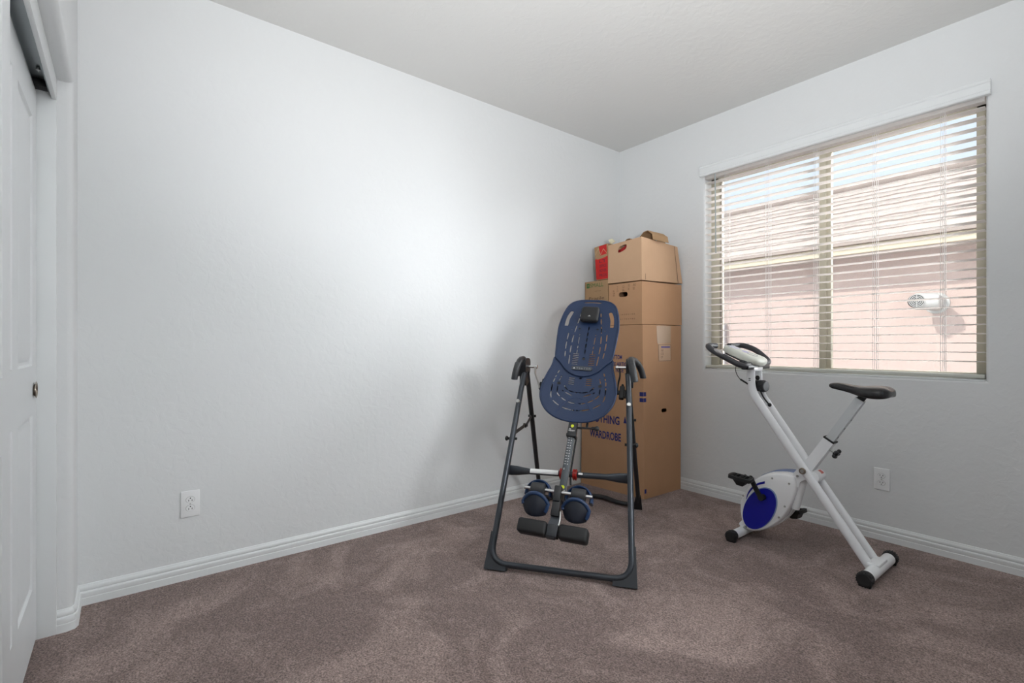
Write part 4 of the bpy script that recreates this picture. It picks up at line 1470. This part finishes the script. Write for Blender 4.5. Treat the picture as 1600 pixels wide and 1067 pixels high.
# flywheel housing: two shells joined in the middle
hs = [(1.325, .188), (1.337, .223), (1.364, .278), (1.408, .338), (1.452, .371), (1.502, .392), (1.559, .403), (1.600, .402), (1.618, .390), (1.623, .341), (1.609, .275), (1.577, .200), (1.537, .139), (1.479, .086), (1.421, .054), (1.377, .047), (1.346, .060), (1.329, .118)]
ho = curvy(hs, 3)
hc = (1.475, .235)
def inset(poly, d):
    out = []
    n = len(poly)
    for i in range(n):
        a, b = Vector(poly[i - 1]), Vector(poly[(i + 1) % n]); t = (b - a).normalized()
        nn = Vector((-t.y, t.x)); p = Vector(poly[i])
        if (Vector(hc) - p).dot(nn) < 0: nn = -nn
        out.append(tuple(p + nn * d))
    return out
def shell(y_face, y_mid, name, material, grow=0.0):
    sg = 1 if y_mid > y_face else -1
    o0 = inset(ho, -grow)
    rings = [(inset(o0, .010), 0.0), (inset(o0, .004), .003), (inset(o0, .001), .009), (o0, .020), (o0, abs(y_mid - y_face))]
    n = len(ho); vs = []
    for q, d in rings: vs += [(x, y_face + sg * d, z) for x, z in q]
    fs = [(k * n + j, k * n + (j + 1) % n, (k + 1) * n + (j + 1) % n, (k + 1) * n + j) for k in range(4) for j in range(n)]
    fs += [tuple(range(n)), tuple(4 * n + j for j in range(n))]
    m_ = MB(); m_.raw(vs, fs)
    return m_.build(name, material, bk, True, 40)
YH0, YHM, YH1 = -.540, -.484, -.405
h1 = shell(YH0, YHM - .002, 'housing_shell', BWHITE2)
h2 = shell(YH1, YHM + .002, 'housing_shell', BWHITE2, .004)
# grey-blue band over the top of the far shell
m = MB()
top = [p for p in inset(ho, -.0062) if p[1] > .355 and p[0] < 1.605]
top.sort()
vs = []
for y in (YHM + .004, YH1 - .004): vs += [(x, y, z) for x, z in top] 
n = len(top)
m.raw(vs + [(x, y, z - .006) for (x, y, z) in vs], [(i, i + 1, n + i + 1, n + i) for i in range(n - 1)] + [(2 * n + i, 3 * n + i, 3 * n + i + 1, 2 * n + i + 1) for i in range(n - 1)]
      + [(i, 2 * n + i, 2 * n + i + 1, i + 1) for i in range(n - 1)] + [(n + i, n + i + 1, 3 * n + i + 1, 3 * n + i) for i in range(n - 1)])
m.build('blue_band', BLUEG, h2, True)
fH = lambda x, y, n: Vector((x, YH0 - n, y))
def ell(cx, cz, a, b, ang, n=48):
    ca, sa_ = math.cos(ang), math.sin(ang)
    return [(cx + a * math.cos(t) * ca - b * math.sin(t) * sa_, cz + a * math.cos(t) * sa_ + b * math.sin(t) * ca) for t in [2 * math.pi * i / n for i in range(n)]]
m = MB(); panel(m, ell(1.4385, .1875, .1360, .0775, R(61)), [], .003, lambda x, y, n: fH(x, y, n + .0008), 0); m.build('disc_edge', mat('pale_blue_edge', rgb(130, 152, 190), .4), h1, True)
m = MB(); panel(m, ell(1.4355, .1845, .1330, .0738, R(61)), [], .004, lambda x, y, n: fH(x, y, n + .002), 0); m.build('blue_disc', BLUEX, h1, True)
m = MB()
arc_o = [(1.362, .222), (1.372, .258), (1.395, .296), (1.430, .327), (1.466, .344)]
arc_i = [(1.466, .331), (1.433, .316), (1.401, .288), (1.378, .254), (1.364, .220)]
patch(m, [(p.x, p.y) for p in curvy_open([Vector((*q, 0)) for q in arc_o], 4)] + [(p.x, p.y) for p in curvy_open([Vector((*q, 0)) for q in arc_i], 4)], fH, .0008)
m.build('blue_arc', BLUEX, h1, True)
for x, z in ((1.505, .368), (1.592, .358), (1.345, .236), (1.570, .232), (1.540, .166)):
    MB().cyl((x, YH0 + .002, z), (x, YH0 - .0025, z), .0055, bev=.001, seg=12).build('housing_screw', SILVER, h1, True)
MB().cyl((1.358, YH0 + .004, .064), (1.358, YH0 - .010, .060), .008, seg=12).build('housing_screw', SILVER, h1, True)
# frame plates joining the housing to the beam and the front stabiliser
for y in (-.520, -.455):
    m = MB()
    panel(m, curvy([(1.585, .350), (1.610, .420), (1.650, .462), (1.682, .448), (1.680, .405), (1.640, .375), (1.630, .345)], 3), [], .006, lambda x, z, n, y=y: Vector((x, y + n, z)), 0)
    m.build('frame_plate', BWHITE, bk, True)
MB().tube(fillet([(1.655, yc, .43), (1.632, yc, .36), (1.60, yc, .22)], .05, 4), (.022, .024), 14).build('rear_strut', BWHITE, bk, True)
MB().tube([(1.36, yc, .10), (1.315, yc, .045)], .022, 12).build('front_strut', BWHITE, bk, True)
for y in (-.527, -.527):
    pass
MB().cyl((1.627, -.524, .404), (1.627, -.530, .404), .006, seg=12).build('plate_bolt', SILVER, bk, True)
# cranks and pedals
ca = Vector((1.459, -.560, .257))
m = MB(); m.cyl((ca.x, YH0, ca.z), (ca.x, -.578, ca.z), .016, bev=.002)
m.tube([(ca.x, -.572, ca.z), (1.432, -.576, .305), (1.410, -.584, .356)], 1, sec=[(.007, -.011), (.007, .011), (-.007, .011), (-.007, -.011)], up=(0, 1, 0))
m.sphere((1.410, -.584, .358), (.013, .010, .013))
m.build('crank_arm', BLACKM, bk, True)
m = MB(); m.cyl((ca.x, YH1, ca.z), (ca.x, -.372, ca.z), .016, bev=.002)
m.tube([(ca.x, -.378, ca.z), (1.486, -.374, .205), (1.508, -.366, .158)], 1, sec=[(.007, -.011), (.007, .011), (-.007, .011), (-.007, -.011)], up=(0, 1, 0))
m.build('crank_arm', BLACKM, bk, True)
def pedal(c, s_, yaw, tilt, sc=1.0):
    """platform pedal with a raised toe strap and a weighted keel"""
    Mx = Matrix.Rotation(yaw, 3, 'Z') @ Matrix.Rotation(tilt, 3, 'Y') @ Matrix.Diagonal((sc, 1, 1))
    m_ = MB()
    poly = curvy([(-.052, -.030), (-.052, .028), (-.030, .040), (.035, .042), (.050, .030), (.050, -.034), (.030, -.042), (-.030, -.040)], 3)
    panel(m_, poly, [rrect(-.034, -.026, -.006, .026, .004), rrect(.006, -.026, .034, .026, .004)], .018, lambda x, y, n: Vector(c) + Mx @ Vector((x, y, n)), 0)
    m_.tube([Vector(c) + Mx @ Vector((0, -.042 if s_ < 0 else -.060, 0)), Vector(c) + Mx @ Vector((0, .062 if s_ < 0 else .04, 0))], .008, 10)
    vs_ = [Vector(c) + Mx @ Vector(p) for p in ((-.030, -.034, -.008), (.034, -.034, -.008), (.034, .034, -.008), (-.030, .034, -.008), (-.010, -.026, -.038), (.018, -.026, -.038), (.018, .026, -.038), (-.010, .026, -.038))]
    m_.raw(vs_, [(0, 1, 2, 3), (4, 5, 6, 7), (0, 1, 5, 4), (1, 2, 6, 5), (2, 3, 7, 6), (3, 0, 4, 7)])
    for k_ in range(5):
        m_.box(Vector(c) + Mx @ Vector((-.04 + .02 * k_, 0, .010)), (.004, .06, .004), Mx)
    return m_.build('pedal', BLACKM, bk, True, 30)
pedal((1.384, -.640, .362), -1, R(6), R(6), 1.14)
pedal((1.530, -.325, .152), 1, R(-4), R(-14), 1.1)
# console
m = MB()
cc_ = Vector((1.316, -.475, 1.036))
Rc = Matrix.Rotation(R(21), 3, 'Y')
ol = curvy([(-.128, -.018), (-.128, .018), (-.110, .040), (-.050, .058), (.030, .075), (.085, .080), (.120, .062), (.134, .020), (.134, -.020), (.120, -.062), (.085, -.080), (.030, -.075), (-.050, -.058), (-.110, -.040)], 4)
n = len(ol)
lv = [(.86, -.022), (.97, -.018), (1.0, -.008), (1.0, .004), (.97, .012), (.90, .018), (.80, .0195)]
vs = []
for k_, z in lv: vs += [cc_ + Rc @ Vector((x * k_ * .93, y * k_, z)) for x, y in ol]
fs = [(k_ * n + j, k_ * n + (j + 1) % n, (k_ + 1) * n + (j + 1) % n, (k_ + 1) * n + j) for k_ in range(len(lv) - 1) for j in range(n)]
fs += [tuple(range(n)), tuple((len(lv) - 1) * n + j for j in range(n))]
m.raw(vs, fs)
con = m.build('console', CREAMP, bk, True, 50)
fC = lambda x, y, n: cc_ + Rc @ Vector((x, y, .0196 + n))
m = MB(); patch(m, rrect(-.094, -.036, -.040, .036, .006), fC, .0004); m.build('console_display', LCDG, con, True)
m = MB(); patch(m, circ((.004, 0), .022, 24), fC, .0004); m.build('console_button', mat('pale_violet_button', rgb(190, 185, 222), .4), con, True)
m = MB()
m.tube([fC(.045 + .030 * math.cos(a), .030 * math.sin(a), .0006) for a in [2 * math.pi * i / 30 for i in range(31)]], .0016, 6)
m.build('console_ring', mat('grey_ring', rgb(190, 190, 196), .4), con, True)
m = MB()
vs = [cc_ + Rc @ Vector((x * .79, y * .84, z)) for z in (-.022, -.030) for x, y in ol]
m.raw(vs, [(j, (j + 1) % n, n + (j + 1) % n, n + j) for j in range(n)] + [tuple(range(n)), tuple(range(n, 2 * n))])
m.build('console_base', BLACKP, con, True)
# handlebars: a loop with a gap at the front, foam all the way round
hz = 0
L1_ = [(1.382, -.50, .985), (1.388, -.585, .980), (1.368, -.628, .984), (1.300, -.645, 1.020), (1.235, -.652, 1.055), (1.200, -.650, 1.080), (1.186, -.625, 1.088), (1.188, -.585, 1.088), (1.192, -.560, 1.087)]
L2_ = [(1.382, -.44, .985), (1.386, -.345, .986), (1.376, -.308, .998), (1.348, -.292, 1.020), (1.290, -.282, 1.062), (1.225, -.280, 1.086), (1.196, -.300, 1.090), (1.192, -.350, 1.088), (1.190, -.405, 1.087)]
hb = MB().tube(curvy_open(L1_, 6), .0165, 16)
hb.tube(curvy_open(L2_, 6), .0165, 16)
hbo = hb.build('handlebar', mat('dark_bar_foam', rgb(58, 58, 62), .42), bk, True)
for c, d in (((1.262, -.6545, 1.053), (-.052, -.006, .030)),):
    m = MB()
    c = Vector(c)
    d = Vector(d)
    m.sphere(c, (.034, .0125, .0125), 14, Vector((1, 0, 0)).rotation_difference(d.normalized()).to_matrix())
    m.build('pulse_sensor', mat('silver_sensor', rgb(176, 172, 172), .3, .6), hbo, True)
m = MB()
m.tube([(1.372, -.612, .968), (1.378, -.60, 1.004)], .021, 14)
m.box2((1.362, -.60, .955), (1.405, -.34, .982), .006)
m.build('handlebar_clamp', BLACKP, bk, True)
bk.location = (1.654, -.500, 0)
